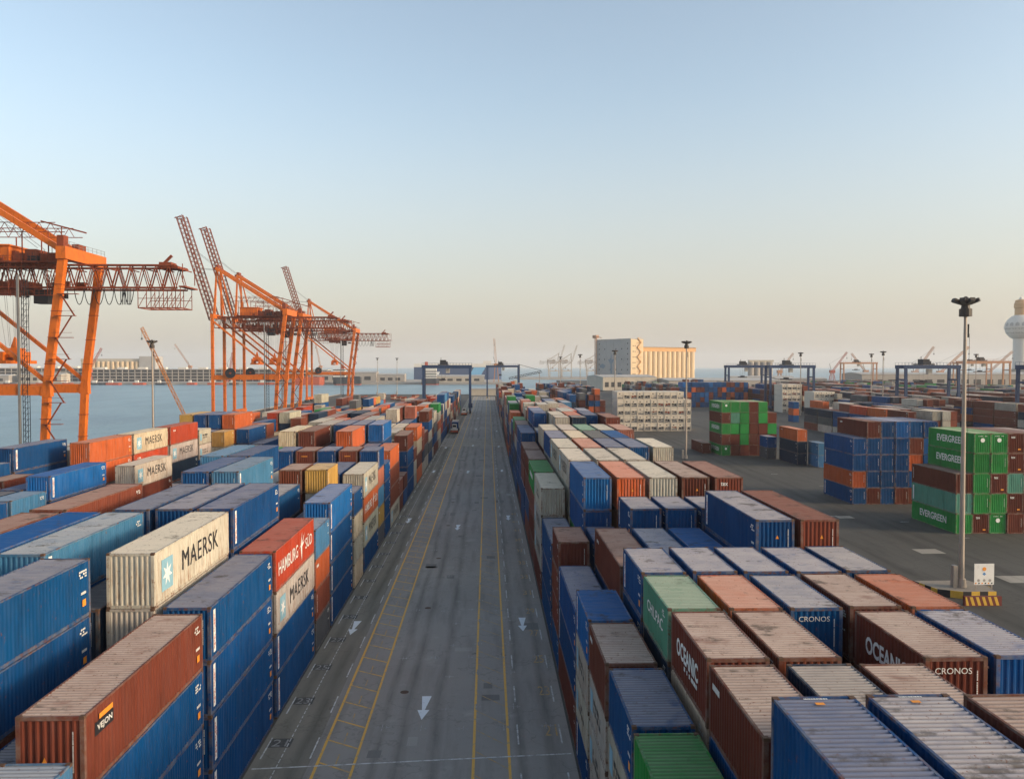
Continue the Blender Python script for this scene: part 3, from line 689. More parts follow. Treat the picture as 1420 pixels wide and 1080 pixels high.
VERT = bars_mesh('vertical_code', M['lwhite'], 51, 18, 1, .9)
RSTRIP = bars_mesh('strip_marks', M['redmark'], 61, 9, 2, .55)
b = MB(); b.cyl((0, 0, 0), (0, 0, .006), .5, seg=16); ROUND = b.mesh('roundel', M['white'])
b = MB(); b.quad((-.5,-.45,0),(.5,-.45,0),(0,.5,0)); TRI = b.mesh('warning_triangle', M['orangemark'])
b = MB()   # bird-like emblem: a curved body with two wings
for pts in ([(-.5,-.05),(-.1,.05),(.1,.5),(.02,.05)], [(-.1,.05),(.5,.12),(.1,-.02),(.05,-.5),(-.08,-.1)], [(.0,.05),(.45,.4),(.15,.06)]):
    b.quad(*[(x, y, 0) for x, y in pts])
BIRD = b.mesh('bird_emblem', M['white'])

def face_matrix(face, L):
    h = L/2 + .006; w = W/2 + .002
    if face == '+X': return Matrix(((0,0,1,w),(1,0,0,0),(0,1,0,0),(0,0,0,1)))
    if face == '-X': return Matrix(((0,0,-1,-w),(-1,0,0,0),(0,1,0,0),(0,0,0,1)))
    return Matrix(((1,0,0,0),(0,0,-1,-h),(0,1,0,0),(0,0,0,1)))
def decal(parent, me, face, L, u, v, su, sv, lift=0.0, rot=0, name=None):
    o = link(name or me.name.split('.')[0], me, parent)
    o.matrix_local = face_matrix(face, L) @ Matrix.Translation((u, v, lift)) @ Matrix.Rotation(rot, 4, 'Z') @ Matrix.Diagonal((su, sv, 1, 1))
    return o
def decals(root, c, sd):
    L, H = c['L'], c['H']; r = random.Random(sd)
    F = '-X' if c['x'] > 0 else '+X'; sg = 1
    n0 = -L/2; far_first = (F == '-X')           # u runs towards -Y on the -X face
    near = (L/2) if far_first else (-L/2); d_in = -1 if far_first else 1
    for k in c['dec']:
        if k == 'maersk':
            o = -1 if not far_first else -1
            decal(root, PANEL, F, L, -L*.355, H*.49, 1.55, 1.7, 0); decal(root, STAR, F, L, -L*.355, H*.49, 1.35, 1.35, .004)
            decal(root, text_mesh('MAERSK', M['lblack'], .0, 1.1), F, L, L*.075, H*.55, L*.50, H*.40, .002)
        elif k == 'hamburg':
            decal(root, text_mesh('HAMBURG', M['lwhite'], .008), F, L, -L*.20, H*.50, L*.47, H*.34); decal(root, BIRD, F, L, L*.13, H*.52, L*.2, H*.8); decal(root, text_mesh('S\u00dcD', M['lwhite'], .008), F, L, L*.34, H*.52, L*.2, H*.36)
        elif k == 'oceanic':
            decal(root, text_mesh('OCEANIC', M['lwhite'], .03), F, L, -L*.02, H*.56, L*.60, H*.30); decal(root, WORDW[0], F, L, L*.08, H*.33, L*.36, H*.11)
        elif k == 'greenline':
            decal(root, text_mesh('CHILPAC', M['lwhite'], .01), F, L, L*.0, H*.55, L*.62, H*.22); decal(root, CODES[0], F, L, L*.33, H*.80, L*.1, H*.13)
        elif k == 'cronos': decal(root, text_mesh('CRONOS', M['lwhite'], .0), '-Y', L, -.12, H*.80, 1.45, .24); decal(root, VERT, '-Y', L, .82, H*.55, 1.3, .07, 0, math.pi/2)
        elif k == 'tex': decal(root, text_mesh('tex', M['lwhite'], .015), '-Y', L, -.42, H*.80, .62, .33); decal(root, OLAB, '-Y', L, .5, H*.2, .4, .2)
        elif k == 'evergreen': decal(root, text_mesh('EVERGREEN', M['lwhite'], .02), F, L, 0, H*.55, L*.60, H*.36)
        elif k == 'roundel': decal(root, ROUND, '-Y', L, 0, H*.66, .62, .62); decal(root, WORDW[2], '-Y', L, 0, H*.86, 1.3, .12)
        elif k == 'strip':
            decal(root, WSTRIP, F, L, near + d_in*.62 if not far_first else -L/2 + .62, H*.52, .34, H*.78); decal(root, RSTRIP, F, L, near + d_in*.62 if not far_first else -L/2 + .62, H*.52, H*.66, .26, .003, math.pi/2)
        elif k == 'stripw': decal(root, WSTRIP, F, L, -L/2 + .55, H*.5, .3, H*.75)
        elif k == 'codes':
            e = L/2 - .75; decal(root, CODES[sd % 4], F, L, e, H*.78, .75, .42); decal(root, OLAB, F, L, e+.1, H*.28, .34, .34); decal(root, WORDW[1], F, L, e+.05, H*.45, .5, .2); decal(root, VERT, '-Y', L, .82, H*.55, 1.3, .07, 0, math.pi/2)
        elif k == 'idcode': decal(root, CODES[sd % 4], F, L, L/2 - .8, H*.80, .7, .34); decal(root, WORDW[sd % 4], F, L, L/2 - .75, H*.5, .45, .14); decal(root, VERT, '-Y', L, .82, H*.55, 1.25, .06, 0, math.pi/2)
        elif k == 'smalltext': decal(root, WORDW[sd % 4], F, L, -L*.36, H*.76, 1.0, .36); decal(root, VERT, '-Y', L, .82, H*.55, 1.3, .07, 0, math.pi/2)
        elif k == 'wtext': decal(root, WORDK[sd % 4], F, L, -L*.02, H*.52, L*.42, H*.34); decal(root, PANEL, F, L, -L*.36, H*.5, .9, 1.2)
        elif k == 'wtextw': decal(root, WORDW[sd % 4], F, L, 0, H*.7, L*.45, H*.2)
        elif k == 'gtext': decal(root, WORDW[sd % 4], F, L, 0, H*.6, L*.5, H*.3)
        elif k == 'wend': decal(root, WORDW[3], '-Y', L, .1, H*.75, 1.3, .2)
        elif k == 'ytext': decal(root, WORDY, '-Y', L, -.1, H*.72, .8, .2)
        elif k == 'vert': decal(root, VERT, F, L, -L/2 + .5 if far_first else -L/2+.6, H*.55, H*.6, .16, 0, math.pi/2)
        elif k == 'tri': decal(root, TRI, '-Y', L, .12, H*.62, .2, .24); decal(root, VERT, '-Y', L, .82, H*.55, 1.4, .07, 0, math.pi/2)
        elif k == 'label': decal(root, BLAB, F, L, -L/2 + 1.55, H*.70, 1.5, .5); decal(root, OLAB, F, L, -L/2 + 1.7, H*.83, 1.1, .2); decal(root, text_mesh('VEJON', M['lwhite'], .02), F, L, -L/2 + 1.58, H*.69, 1.2, .3, .004); decal(root, TRI, '-Y', L, -.2, H*.45, .2, .24); decal(root, VERT, '-Y', L, .82, H*.55, 1.5, .07, 0, math.pi/2)
        elif k == 'roofmark':
            o = link('roof_marking', WORDW[1], root); o.matrix_local = Matrix.Translation((0, L/2-.22, H+.002)) @ Matrix.Diagonal((.7, .12, 1, 1))
            o = link('roof_label', OLAB, root); o.matrix_local = Matrix.Translation((.0, L/2-.55, H+.002)) @ Matrix.Diagonal((.26, .16, 1, 1))

_U = 'zero one two three four five six seven eight nine ten eleven twelve thirteen fourteen fifteen sixteen seventeen eighteen nineteen'.split()
_T = '. . twenty thirty forty fifty sixty seventy eighty ninety'.split()
def words_of(n):
    if n < 20: return _U[n]
    if n >= 100: return 'hundred-' + words_of(n-100) if n > 100 else 'hundred'
    return _T[n//10] + ('-' + _U[n % 10] if n % 10 else '')
ORD = ['zeroth', 'first', 'second', 'third', 'fourth', 'fifth', 'sixth', 'seventh', 'eighth', 'ninth', 'tenth', 'eleventh', 'twelfth', 'thirteenth', 'fourteenth', 'fifteenth', 'sixteenth']
DECW = {'maersk': 'with black lettering and star panel', 'hamburg': 'with white lettering', 'oceanic': 'with bold white lettering', 'evergreen': 'with bold white lettering', 'tex': 'with small white lettering', 'cronos': 'with white end lettering'}
def label_for(c):
    B = c['block']; parts = []
    t = 'topmost' if c['tier'] == c['n'] else ORD[c['tier']] + ' tier'
    size = 'long' if c['L'] > 10 else 'short'
    d = next((DECW[k] for k in c['dec'] if k in DECW), None)
    first = f"{CNAME[c['c']]} {size} container"
    if B in ('R', 'L', 'M'):
        bay = 21 + 2*c['slot'] + (1 if c['L'] > 10 else 0)
        mid = f", {t}, {ORD[c['row']]} row from lane, {BNAME[B]}, bay {words_of(bay)}"
        if B == 'M': mid = f", {t}, {ORD[c['row']]} row, {BNAME[B]}, abreast bay {words_of(bay)}"
    elif c['slot']: mid = f", {t}, {ORD[min(len(ORD)-1, c['row'])]} row, {words_of(c['slot'])} stacks in, {BNAME[B]}"
    else:
        mid = f", {t}, {ORD[min(len(ORD)-1, c['row'])]} column of {BNAME[B]}"
    if d:
        s = first + ' ' + d + mid
        if len(s.split()) <= 16: return s
        s = first.replace(' long', '').replace(' short', '') + ' with lettering' + mid
        if len(s.split()) <= 16: return s
    return first + mid
GRP = {k: 'containers in the ' + v for k, v in BNAME.items()}
nfull = 0
for rk, i in enumerate(rank):
    i = int(i)
    if i not in chosen: continue
    c = CONT[i]; P = CM[(c['L'], c['H'])]
    root = empty('shipping_container', (c['x'], c['y'], c['z']))
    tag(root, label_for(c), 'container', GRP[c['block']])
    r = random.Random(i)
    cc = PAL[c['c']]; f = r.uniform(.86, 1.14); cc = tuple(min(.9, x*f*r.uniform(.95, 1.05)) for x in cc)
    colr = (*cc, c['dust'] if c['dust'] is not None else .5)
    fr = link('frame', P['frame'], root, color=colr)
    link('side_panel', P['side', 1], root, color=colr); link('side_panel', P['side', -1], root, color=colr)
    link('roof_panel', P['roof'], root, color=colr); link('end_wall', P['end'], root, color=colr)
    d1 = link('door', P['door'], root, color=colr); d2 = link('door', P['door'], root, color=colr); d2.scale = (-1, 1, 1)
    if rk < 150:
        link('locking_rod', P['rod'], d1); link('locking_rod', P['rod'], d2)
    for sx in (-1, 1):
        for sy in (-1, 1):
            for zz in ((c['H']-.118, 0) if rk < 110 else (c['H']-.118,)):
                link('corner_casting', P['casting'], fr, (sx*(W/2-.088), sy*(c['L']/2-.088), zz))
    if not c['dec'] and rk < 230: c['dec'] = ('idcode',)
    if c['dec']: decals(root, c, i)

# the rest of the boxes, too many and too small to pick apart
vv, ff, cl, mi = [], [], [], []
for i, c in enumerate(CONT):
    if i in chosen: continue
    x, y, z, l, H = c['x'], c['y'], c['z']+.06, c['L']/2-.03, c['H']-.12
    w = W/2-.03; n = len(vv)
    vv += [(x-w,y-l,z),(x+w,y-l,z),(x+w,y+l,z),(x-w,y+l,z),(x-w,y-l,z+H),(x+w,y-l,z+H),(x+w,y+l,z+H),(x-w,y+l,z+H)]
    ff += [(n,n+3,n+2,n+1),(n+4,n+5,n+6,n+7),(n,n+1,n+5,n+4),(n+1,n+2,n+6,n+5),(n+2,n+3,n+7,n+6),(n+3,n,n+4,n+7)]
    f = random.Random(i).uniform(.8, 1.2); a = c['dust'] if c['dust'] is not None else .5
    cc = tuple(min(.9, q*f) for q in PAL[c['c']])
    cl += [(*cc, a)]*24; mi += [0, 1, 0, 0, 0, 0]
me = bpy.data.meshes.new('stacked_containers'); me.from_pydata(vv, [], ff); me.update()
ca = me.color_attributes.new('Col', 'FLOAT_COLOR', 'CORNER')
ca.data.foreach_set('color', np.array(cl, np.float32).ravel())
me.materials.append(M['mass']); me.materials.append(M['massroof']); me.polygons.foreach_set('material_index', mi)
o = link('stacked_containers', me)
tag(o, 'mass of smaller stacked containers filling the far yard and lower tiers', 'containers', None, 'stuff')

# ------------------------------------------------------------------ refrigerated boxes: white ends with cooling units
def make_reefer():
    P = {}; w, L, H = W/2-.01, 12.19, 2.88; b = MB(); h = L/2
    b.box(-w, w, -h+.35, h, .02, H-.02)
    for sx in (-1, 1):
        x0, x1 = sorted((sx*w, sx*(w-.16))); b.box(x0, x1, -h, -h+.35, .02, H-.02)
    b.box(-w+.16, w-.16, -h, -h+.35, H-.22, H-.02); b.box(-w+.16, w-.16, -h, -h+.35, .02, .2)
    P['body'] = b.mesh('body', M['reefer'])
    b = MB(); b.box(-w+.16, w-.16, -h+.06, -h+.345, 1.55, H-.225); P['panel'] = b.mesh('evaporator_panel', M['reefer'])
    b = MB(); b.cyl((.35, -h+.10, 1.0), (.35, -h+.30, 1.0), .36, seg=14); b.box(-.95, -.2, -h+.1, -h+.3, .95, 1.45); P['fan'] = b.mesh('condenser_fan', M['dark'])
    b = MB(); b.box(-.95, .95, -h+.12, -h+.34, .25, .8); P['comp'] = b.mesh('compressor_tray', M['rod'])
    b = MB(); b.box(-.55, -.05, -h+.04, -h+.055, 1.95, 2.3); P['lab'] = b.mesh('unit_label', M['dark'])
    return P
RP = make_reefer()
def reefer(x, y, z, lab, grp, seed):
    r = random.Random(seed)
    root = empty('refrigerated_container', (x, y, z)); tag(root, lab, 'container', grp)
    link('body', RP['body'], root); link('evaporator_panel', RP['panel'], root); link('compressor_tray', RP['comp'], root)
    f = link('condenser_fan', RP['fan'], root); f.scale = (1, 1, 1)
    if r.random() < .4: f.material_slots[0].link = 'OBJECT'; f.material_slots[0].material = r.choice((M['rod'], M['crust'], M['reefer']))
    if r.random() < .3: f.location.z = .35
    if r.random() < .5: f.scale = (-1, 1, 1)
    root.location.y += r.uniform(-.15, .15)
    if r.random() < .7: link('unit_label', RP['lab'], root)
for ti, (c0, c1) in enumerate(((0, 11), (0, 11), (0, 11), (0, 11), (0, 10))):
    for ci in range(c0, c1):
        reefer(49.2 + ci*2.5, 306.1 + (1.0 if ti == 4 else 0), ti*2.9, f'white refrigerated container with cooling unit, {ORD[ti+1]} tier, {ORD[ci+1]} column of cream wall', 'refrigerated containers stacked as a cream wall', ti*20+ci)
sd = 900
for bx, by, nc, nt_, nm in ((152.5, 414, 4, 5, 'tall white stack'), (158.5, 388, 4, 4, 'low white stack')):
    for ti in range(nt_):
        for ci in range(nc):
            sd += 1; reefer(bx + ci*2.5, by + 6.1, ti*2.9, f'white refrigerated container, {ORD[ti+1]} tier, {ORD[ci+1]} column of {nm} by gantries', 'refrigerated containers in the white stacks', sd)

# ------------------------------------------------------------------ ship-to-shore cranes
def lattice(b, p0, p1, width, height, n, rc=.22, rw=.12, tri=False):
    """box lattice from p0 to p1 (in the xz plane), width along y, height in plane"""
    p0 = Vector(p0); p1 = Vector(p1); d = (p1-p0).normalized(); up = Vector((-d.z, 0, d.x)); yv = Vector((0, 1, 0))
    ch = [(-.5, -.5), (.5, -.5), (.5, .5), (-.5, .5)]
    node = lambda k, i, j: p0 + (p1-p0)*(k/n) + yv*width*i + up*height*j
    for i, j in ch: b.bar(node(0, i, j), node(n, i, j), rc)
    for k in range(n):
        for i in (-.5, .5):
            mid = k+.5
            b.bar(node(k, i, -.5), node(mid, i, .5), rw); b.bar(node(mid, i, .5), node(k+1, i, -.5), rw)
        b.bar(node(k, -.5, .5), node(k, .5, .5), rw); b.bar(node(k, -.5, -.5), node(k, .5, -.5), rw)
        b.bar(node(k, -.5, .5), node(k+1, .5, .5), rw*.8)
def ladder_tower(b, x, y, z0, z1):
    for dx, dy in ((-.5, -.4), (.5, -.4), (-.5, .4), (.5, .4)): b.bar((x+dx, y+dy, z0), (x+dx, y+dy, z1), .1)
    z = z0
    while z < z1-1:
        b.bar((x-.5, y-.4, z), (x+.5, y-.4, z), .08); b.bar((x-.5, y-.4, z), (x+.5, y-.4, z+1.2), .06); b.bar((x+.5, y-.4, z), (x+.5, y+.4, z), .08); z += 1.2
GA, HY = 27.0, 8.0
def make_crane():
    root = empty('ship_to_shore_crane')
    for sy in (-1, 1):
        y = sy*HY
        b = MB(); b.bar((0, y, 2.6), (.9, y, 17.8), 1.35, 1.4); b.bar((.9, y, 17.8), (1.1, y, 20.4), 2.1, 1.5, 1.5, 1.45); b.bar((1.1, y, 20.4), (4.6, y, 46.4), 1.45, 1.4); b.build('leg', M['orange'], root)
        b = MB(); b.bar((-GA, y, 2.6), (-GA, y, 45), 1.15, 1.15); b.build('leg', M['orange'], root)
        b = MB(); b.bar((-GA+.75, y, 19), (.2, y, 19), 1.2, 2.0); b.build('portal_beam', M['orange'], root)
        b = MB(); b.bar((-GA+.7, y, 43.2), (.6, y, 21.0), .75, .75); b.build('diagonal_brace', M['orange'], root)
        b = MB(); b.bar((-GA+.5, sy*4.2, 67), (2.4, sy*4.2, 48.8), .95, 1.2); b.build('back_stay', M['orange'], root)
        b = MB(); b.bar((-GA, sy*5.0, 46.6), (-GA+.3, sy*2.6, 67.2), .9, .9, .6, .6); b.bar((-GA+4.5, sy*5, 46.6), (-GA+.5, sy*2.6, 66.5), .5); b.build('mast_leg', M['orange'], root)
        for x in (0, -GA):
            b = MB(); b.box(x-.7, x+.7, y-4.0, y+4.0, .7, 1.5)
            for q in (-3, -1, 1, 3): b.cyl((x-.3, y+q, .46), (x+.3, y+q, .46), .44, seg=12)
            b.build('bogie', M['rtgdark'], root)
    for sy in (-1, 1):
        for z in (8, 13, 24.5, 30, 35.5, 41):
            x = .9*(z-2.6)/15.6 if z < 18.2 else 1.1 + 3.5*(z-20.4)/26
            b = MB(); b.box(x-.84, x+.84, sy*HY-.82, sy*HY+.82, z, z+.12); b.build('leg_flange', M['crust'], root)
        for z in (9, 15, 25, 32, 39): b = MB(); b.box(-GA-.68, -GA+.68, sy*HY-.68, sy*HY+.68, z, z+.12); b.build('leg_flange', M['crust'], root)
    for x in (0, -GA):
        b = MB(); b.box(x-.8, x+.8, -HY-1, HY+1, 1.5, 3.2); b.build('sill_beam', M['orange'], root)
    b = MB(); b.bar((4.7, -HY-1.1, 47.6), (4.7, HY+1.1, 47.6), 2.0, 2.6); b.build('cross_beam', M['orange'], root)
    b = MB(); b.bar((-GA, -HY-.8, 45.7), (-GA, HY+.8, 45.7), 1.5, 1.8); b.build('cross_beam', M['orange'], root)
    b = MB()
    for yy in (-7, -5, -3, -1, 1, 3, 5, 7, 8.6): b.bar((5.5, yy, 48.9), (5.5, yy, 50.1), .06)
    b.bar((5.5, -8, 50.1), (5.5, 9, 50.1), .06); b.bar((5.5, -8, 49.5), (5.5, 9, 49.5), .05); b.build('hand_rail', M['rope'], root)
    b = MB()
    for yy in (-3.0, 3.0):
        lattice(b, (-GA-1, yy, 43.3), (26.0, yy, 43.3), 1.2, 4.8, 20, .32, .14)
    for k in range(15): b.bar((-GA + k*3.85, -3.7, 45.0), (-GA + k*3.85, 3.7, 45.0), .2)
    b.build('girder', M['crust'], root)
    b = MB(); b.box(-17.5, -2.2, -5.4, 5.4, 45.9, 46.3)
    for q in range(14): b.bar((-17.4 + q*1.16, -5.3, 46.3), (-17.4 + q*1.16, -5.3, 47.4), .07)
    b.bar((-17.4, -5.3, 47.4), (-2.3, -5.3, 47.4), .07); b.bar((-17.4, -5.3, 46.9), (-2.3, -5.3, 46.9), .06)
    b.build('machinery_deck', M['crust'], root)
    b = MB(); b.box(-16.2, -8.6, -4.2, 4.2, 46.3, 49.6); b.box(-16.6, -8.2, -4.6, 4.6, 49.6, 49.9); b.build('machinery_house', M['orange'], root)
    b = MB()
    for x0, x1, z1 in ((-7.8, -6.0, 48.2), (-5.6, -3.2, 49.0), (-2.4, -1.0, 48.0)): b.box(x0, x1, -3.6, 2.6, 46.3, z1)
    for q in (-3.8, 3.8):
        for k in range(8): b.bar((-18+k*2.4, q, 52.6), (-16.8+k*2.4, q, 54.6), .1); b.bar((-16.8+k*2.4, q, 54.6), (-15.6+k*2.4, q, 52.6), .1)
        b.bar((-19, q, 52.6), (3, q, 52.6), .16); b.bar((-19, q, 54.6), (1, q, 54.6), .16)
        for k in range(4): b.bar((-17+k*5.5, q, 46.3), (-17+k*5.5, q, 52.6), .2)
    b.bar((-2, -3.8, 54.9), (7.5, -3.8, 52.4), .3); b.bar((2.3, -3.8, 47), (2.3, -3.8, 53.6), .16)
    b.build('winch_frame', M['crust'], root)
    rq = random.Random(5)
    for k in range(26):
        x = rq.uniform(-19, 3); yy = rq.uniform(-5.2, 4.0); z = rq.choice((46.3, 46.3, 41.0, 38.9)); b = MB(); hh = rq.uniform(.7, 2.6)
        b.box(x, x+rq.uniform(.6, 2.2), yy, yy+rq.uniform(.5, 1.6), z, z+hh)
        for q in range(4): b.bar((x-1+q, yy-.2, z), (x-1+q, yy-.2, z+rq.uniform(1, 3.4)), .09)
        b.bar((x-1.2, yy-.2, z+1.1), (x+2.2, yy-.2, z+1.1), .07); b.build('winch_gear', M['crust'] if k % 3 else M['rtgdark'], root)
    b = MB()
    for z in (39.0, 44.9, 46.1): b.box(-19.5, 3.2, -5.6, -4.6, z, z+.12)
    for q in range(20):
        for z in (39.1, 45.0): b.bar((-19.4 + q*1.18, -5.55, z), (-19.4 + q*1.18, -5.55, z+1.1), .06)
    for z in (40.2, 46.05, 39.6): b.bar((-19.4, -5.55, z), (3.1, -5.55, z), .06)
    for q in range(9): b.bar((-19 + q*2.7, -5.2, 38.9), (-19 + q*2.7, -5.2, 46), .12)
    b.build('side_walkway', M['crust'], root)
    b = MB()
    for x0, x1, y0, y1, z0, z1 in ((3.2, 4.6, -7.6, -5.6, 48.9, 51.4), (1.6, 3.2, -4, -2, 46.4, 49.5), (3.0, 4.4, -1, 2.4, 48.9, 50.4)): b.box(x0, x1, y0, y1, z0, z1)
    b.build('sheave_box', M['crust'], root)
    # raised boom with its ropes
    b = MB()
    for yy in (-2.6, 2.6): lattice(b, (-GA-1.6, yy, 44.5), (-GA-15.6, yy, 90), 1.3, 2.8, 22, .26, .12)
    for k in range(12): 
        t = k/11; b.bar((-GA-1.6-14*t, -3.2, 44.5+45.5*t), (-GA-1.6-14*t, 3.2, 44.5+45.5*t), .18)
    b.bar((-GA-15.0, -2, 90), (-GA-18.0, -2, 89.2), .35); b.bar((-GA-15.0, 2, 90), (-GA-18.0, 2, 89.2), .35)
    b.build('boom', M['crust'], root)
    b = MB()
    for yy in (-2.4, -2.0, 2.0, 2.4): b.bar((-GA+.4, yy, 67.2), (-GA-10.8, yy, 76), .09); b.bar((-GA+.4, yy, 66.6), (-GA-9.2, yy, 67.4), .09)
    for yy in (-1.5, 1.5): b.bar((-GA+.4, yy, 67), (-4, yy, 49.5), .08)
    b.build('stay_rope', M['rope'], root)
    b = MB(); b.box(-GA-.8, -GA+1.4, -3.2, 3.2, 66.6, 67.6); b.box(-GA-.3, -GA+.8, -2, 2, 67.6, 68.8); b.build('mast_head', M['crust'], root)
    # stair tower and leg stairs
    b = MB(); ladder_tower(b, -3.2, -HY-.2, 1.0, 42); b.build('stair_tower', M['rtgdark'], root)
    b = MB(); b.bar((-4.4, -HY-.6, 1), (-4.4, -HY-.6, 43), .42); b.build('cable_mast', M['rope'], root)
    b = MB(); z = 3.0; k = 0
    while z < 39:
        x = 1.8 + .15*(z-3)*.9; s_ = 1 if k % 2 else -1
        b.bar((x + 1.4*s_, -HY-1.2, z), (x - 1.4*s_, -HY-1.2, z+4.5), .12, .3); b.bar((x-2, -HY-1.2, z+4.5), (x+2.2, -HY-1.2, z+4.5), .9, .12); b.bar((x-2, -HY-1.6, z+5.5), (x+2.2, -HY-1.6, z+5.5), .06)
        z += 4.5; k += 1
    b.build('leg_stairs', M['crust'], root)
    # trolley, cab, spreader
    b = MB(); b.box(-14.5, -5.2, -2.4, 2.4, 40.9, 42.2); b.box(-13.4, -6.4, -2.0, 2.0, 39.6, 40.7); b.build('trolley', M['crust'], root)
    b = MB(); b.box(-5.0, -2.0, -1.6, 1.2, 37.6, 40.6); b.build('operator_cab', M['rtgdark'], root)
    b = MB()
    for x in (-12.6, -11.2, -8.8, -7.4):
        for yy in (-1.6, 1.6): b.bar((x, yy, 39.6), (-10 + (x+10)*.55, yy*.6, 28.4), .05)
    b.build('hoist_rope', M['rope'], root)
    b = MB(); b.box(-11.6, -8.4, -1.1, 1.1, 25.9, 28.0); b.bar((-10, 0, 28), (-10, 0, 30.4), 1.3, 1.3, .3, .3); b.box(-11.4, -8.6, -5.9, 5.9, 24.6, 25.3); b.box(-11.9, -11.2, -2.6, 2.6, 25.2, 27.2); b.box(-8.8, -8.1, -2.6, 2.6, 25.2, 27.2); b.build('spreader', M['orange'], root)
    # festoon cables, maintenance cage, end platform
    b = MB()
    for k in range(6):
        x0 = 4.8 + k*2.1; pts = [(x0 + 2.1*q/8, -3.9, 40.6 - 3.4*math.sin(math.pi*q/8)**.7) for q in range(9)]
        for p, q in zip(pts, pts[1:]): b.bar(p, q, .12)
    for k in range(7): b.bar((14.6 + k*.35, -3.9, 40.6), (14.6 + k*.35, -3.9, 37.2), .12)
    b.build('festoon_cable', M['cable'], root)
    b = MB()
    for yy in (-3.4, 3.4):
        b.bar((18, yy, 36.6), (27, yy, 36.6), .2); b.bar((18, yy, 38.6), (27, yy, 38.6), .12)
        for k in range(6): b.bar((18 + 1.8*k, yy, 36.6), (18 + 1.8*k, yy, 41), .13)
        for k in range(5): b.bar((18 + 1.8*k, yy, 36.6), (19.8 + 1.8*k, yy, 39.8), .1)
    for k in range(6): b.bar((18 + 1.8*k, -3.4, 36.6), (18 + 1.8*k, 3.4, 36.6), .2)
    b.build('maintenance_cage', M['crust'], root)
    b = MB(); b.box(21.8, 24.4, -1.6, 1.6, 45.1, 46.6); b.box(24.6, 26.4, -3.2, 3.2, 45.1, 45.6); b.bar((22.4, 0, 46.6), (24, 0, 48.2), .5); b.bar((27.6, -3.6, 42), (27.6, -3.6, 46), .15); b.bar((27.6, 3.6, 42), (27.6, 3.6, 46), .15); b.box(26.8, 28.2, -3.8, 3.8, 41.0, 41.3); b.build('end_platform', M['crust'], root)
    b = MB(); b.cyl((-19, -HY-1.6, 20.9), (-19, -HY-.9, 20.9), 2.2, seg=24); b.build('cable_drum', M['rtgdark'], root)
    b = MB(); b.cyl((-19, -HY-1.8, 20.9), (-19, -HY-.8, 20.9), .5, seg=12); b.build('drum_hub', M['crust'], root)
    return root
def copy_tree(o, parent=None):
    c = o.copy(); col.objects.link(c)
    if parent is not None: c.parent = parent
    for ch in list(o.children): copy_tree(ch, c)
    return c
crane = make_crane()
XL = -93.0
CL = ['orange ship-to-shore crane with slack cables under its girder, at the near berth', 'orange raised-boom ship-to-shore crane with tallest boom, beside the yellow jib crane',
      'orange raised-boom ship-to-shore crane standing between two other cranes', 'orange ship-to-shore crane at the end of the quay row, smallest of four']
for k, y in enumerate((181, 367.5, 397.5, 552)):
    c = crane if k == 0 else copy_tree(crane)
    c.location = (XL, y, 0); tag(c, CL[k], 'crane', 'orange quay cranes')
# crane rails on the quay
for x, nm in ((XL, 'crane_rail'), (XL-GA, 'crane_rail')):
    b = MB(); b.box(x-.06, x+.06, -60, 685, .0, .05); tag(b.build(nm, M['rust']), kind='structure')
b = MB(); b.box(-124.9, -123.9, -100, 690, .001, .35); tag(b.build('quay_kerb', M['concrete']), kind='structure')

# ------------------------------------------------------------------ rubber-tyred gantries over the blocks
def make_rtg(mat, span=23.4, h=24.0):
    root = empty('gantry_crane')
    for sx in (0, 1):
        x = sx*span
        for y in (-4.2, 4.2):
            b = MB(); b.bar((x, y, 2.2), (x, y*.86, h-1), 1.1, .95); b.build('leg', mat, root)
        b = MB(); b.box(x-.5, x+.5, -6.6, 6.6, 1.5, 2.6); b.build('sill_beam', mat, root)
        for y in (-5.6, -4.2, 4.2, 5.6):
            b = MB(); b.cyl((x-.32, y, .78), (x+.32, y, .78), .78, seg=16); b.build('wheel', M['rubber'], root)
        b = MB(); b.bar((x, -4, h-6), (x, 4, h-6), .5, .7); b.build('tie_beam', mat, root)
    for y in (-3.6, 3.6):
        b = MB(); b.box(-.9, span+.9, y-.55, y+.55, h-1.2, h+.4); b.build('main_beam', mat, root)
        b = MB()
        for k in range(17): b.bar((-.8 + k*(span+1.6)/16, y*1.15, h+.4), (-.8 + k*(span+1.6)/16, y*1.15, h+1.5), .07)
        b.bar((-.8, y*1.15, h+1.5), (span+.8, y*1.15, h+1.5), .07); b.build('hand_rail', mat, root)
    tx = span*.42
    b = MB(); b.box(tx-2.4, tx+2.6, -4.4, 4.4, h+.45, h+1.0); b.box(tx-1.6, tx+1.4, -2.4, 2.0, h+1.0, h+3.0); b.box(tx+1.5, tx+2.3, -2, 0, h+1, h+2.2); b.bar((tx-1.2, 0, h+3), (tx-1.2, 0, h+4.2), .2); b.build('trolley', M['rtgdark'], root)
    b = MB(); b.box(tx+1.4, tx+3.2, -1.4, .8, h-3.6, h-1.3); b.build('operator_cab', M['truckwhite'], root)
    b = MB()
    for q in (-.9, .9):
        for y in (-2, 2): b.bar((tx+q, y, h), (tx+q, y, h-6.6), .05)
    b.build('hoist_rope', M['rope'], root)
    b = MB(); b.box(tx-1.1, tx+1.1, -6, 6, h-7.4, h-6.9); b.box(tx-.9, tx+.9, -1.5, 1.5, h-6.9, h-6.2); b.build('spreader', M['rtgdark'], root)
    b = MB(); b.box(span-.9, span+1.1, 1.0, 3.6, 2.7, 5.0); b.build('engine_house', mat, root)
    return root
rtg = make_rtg(M['rtgblue'])
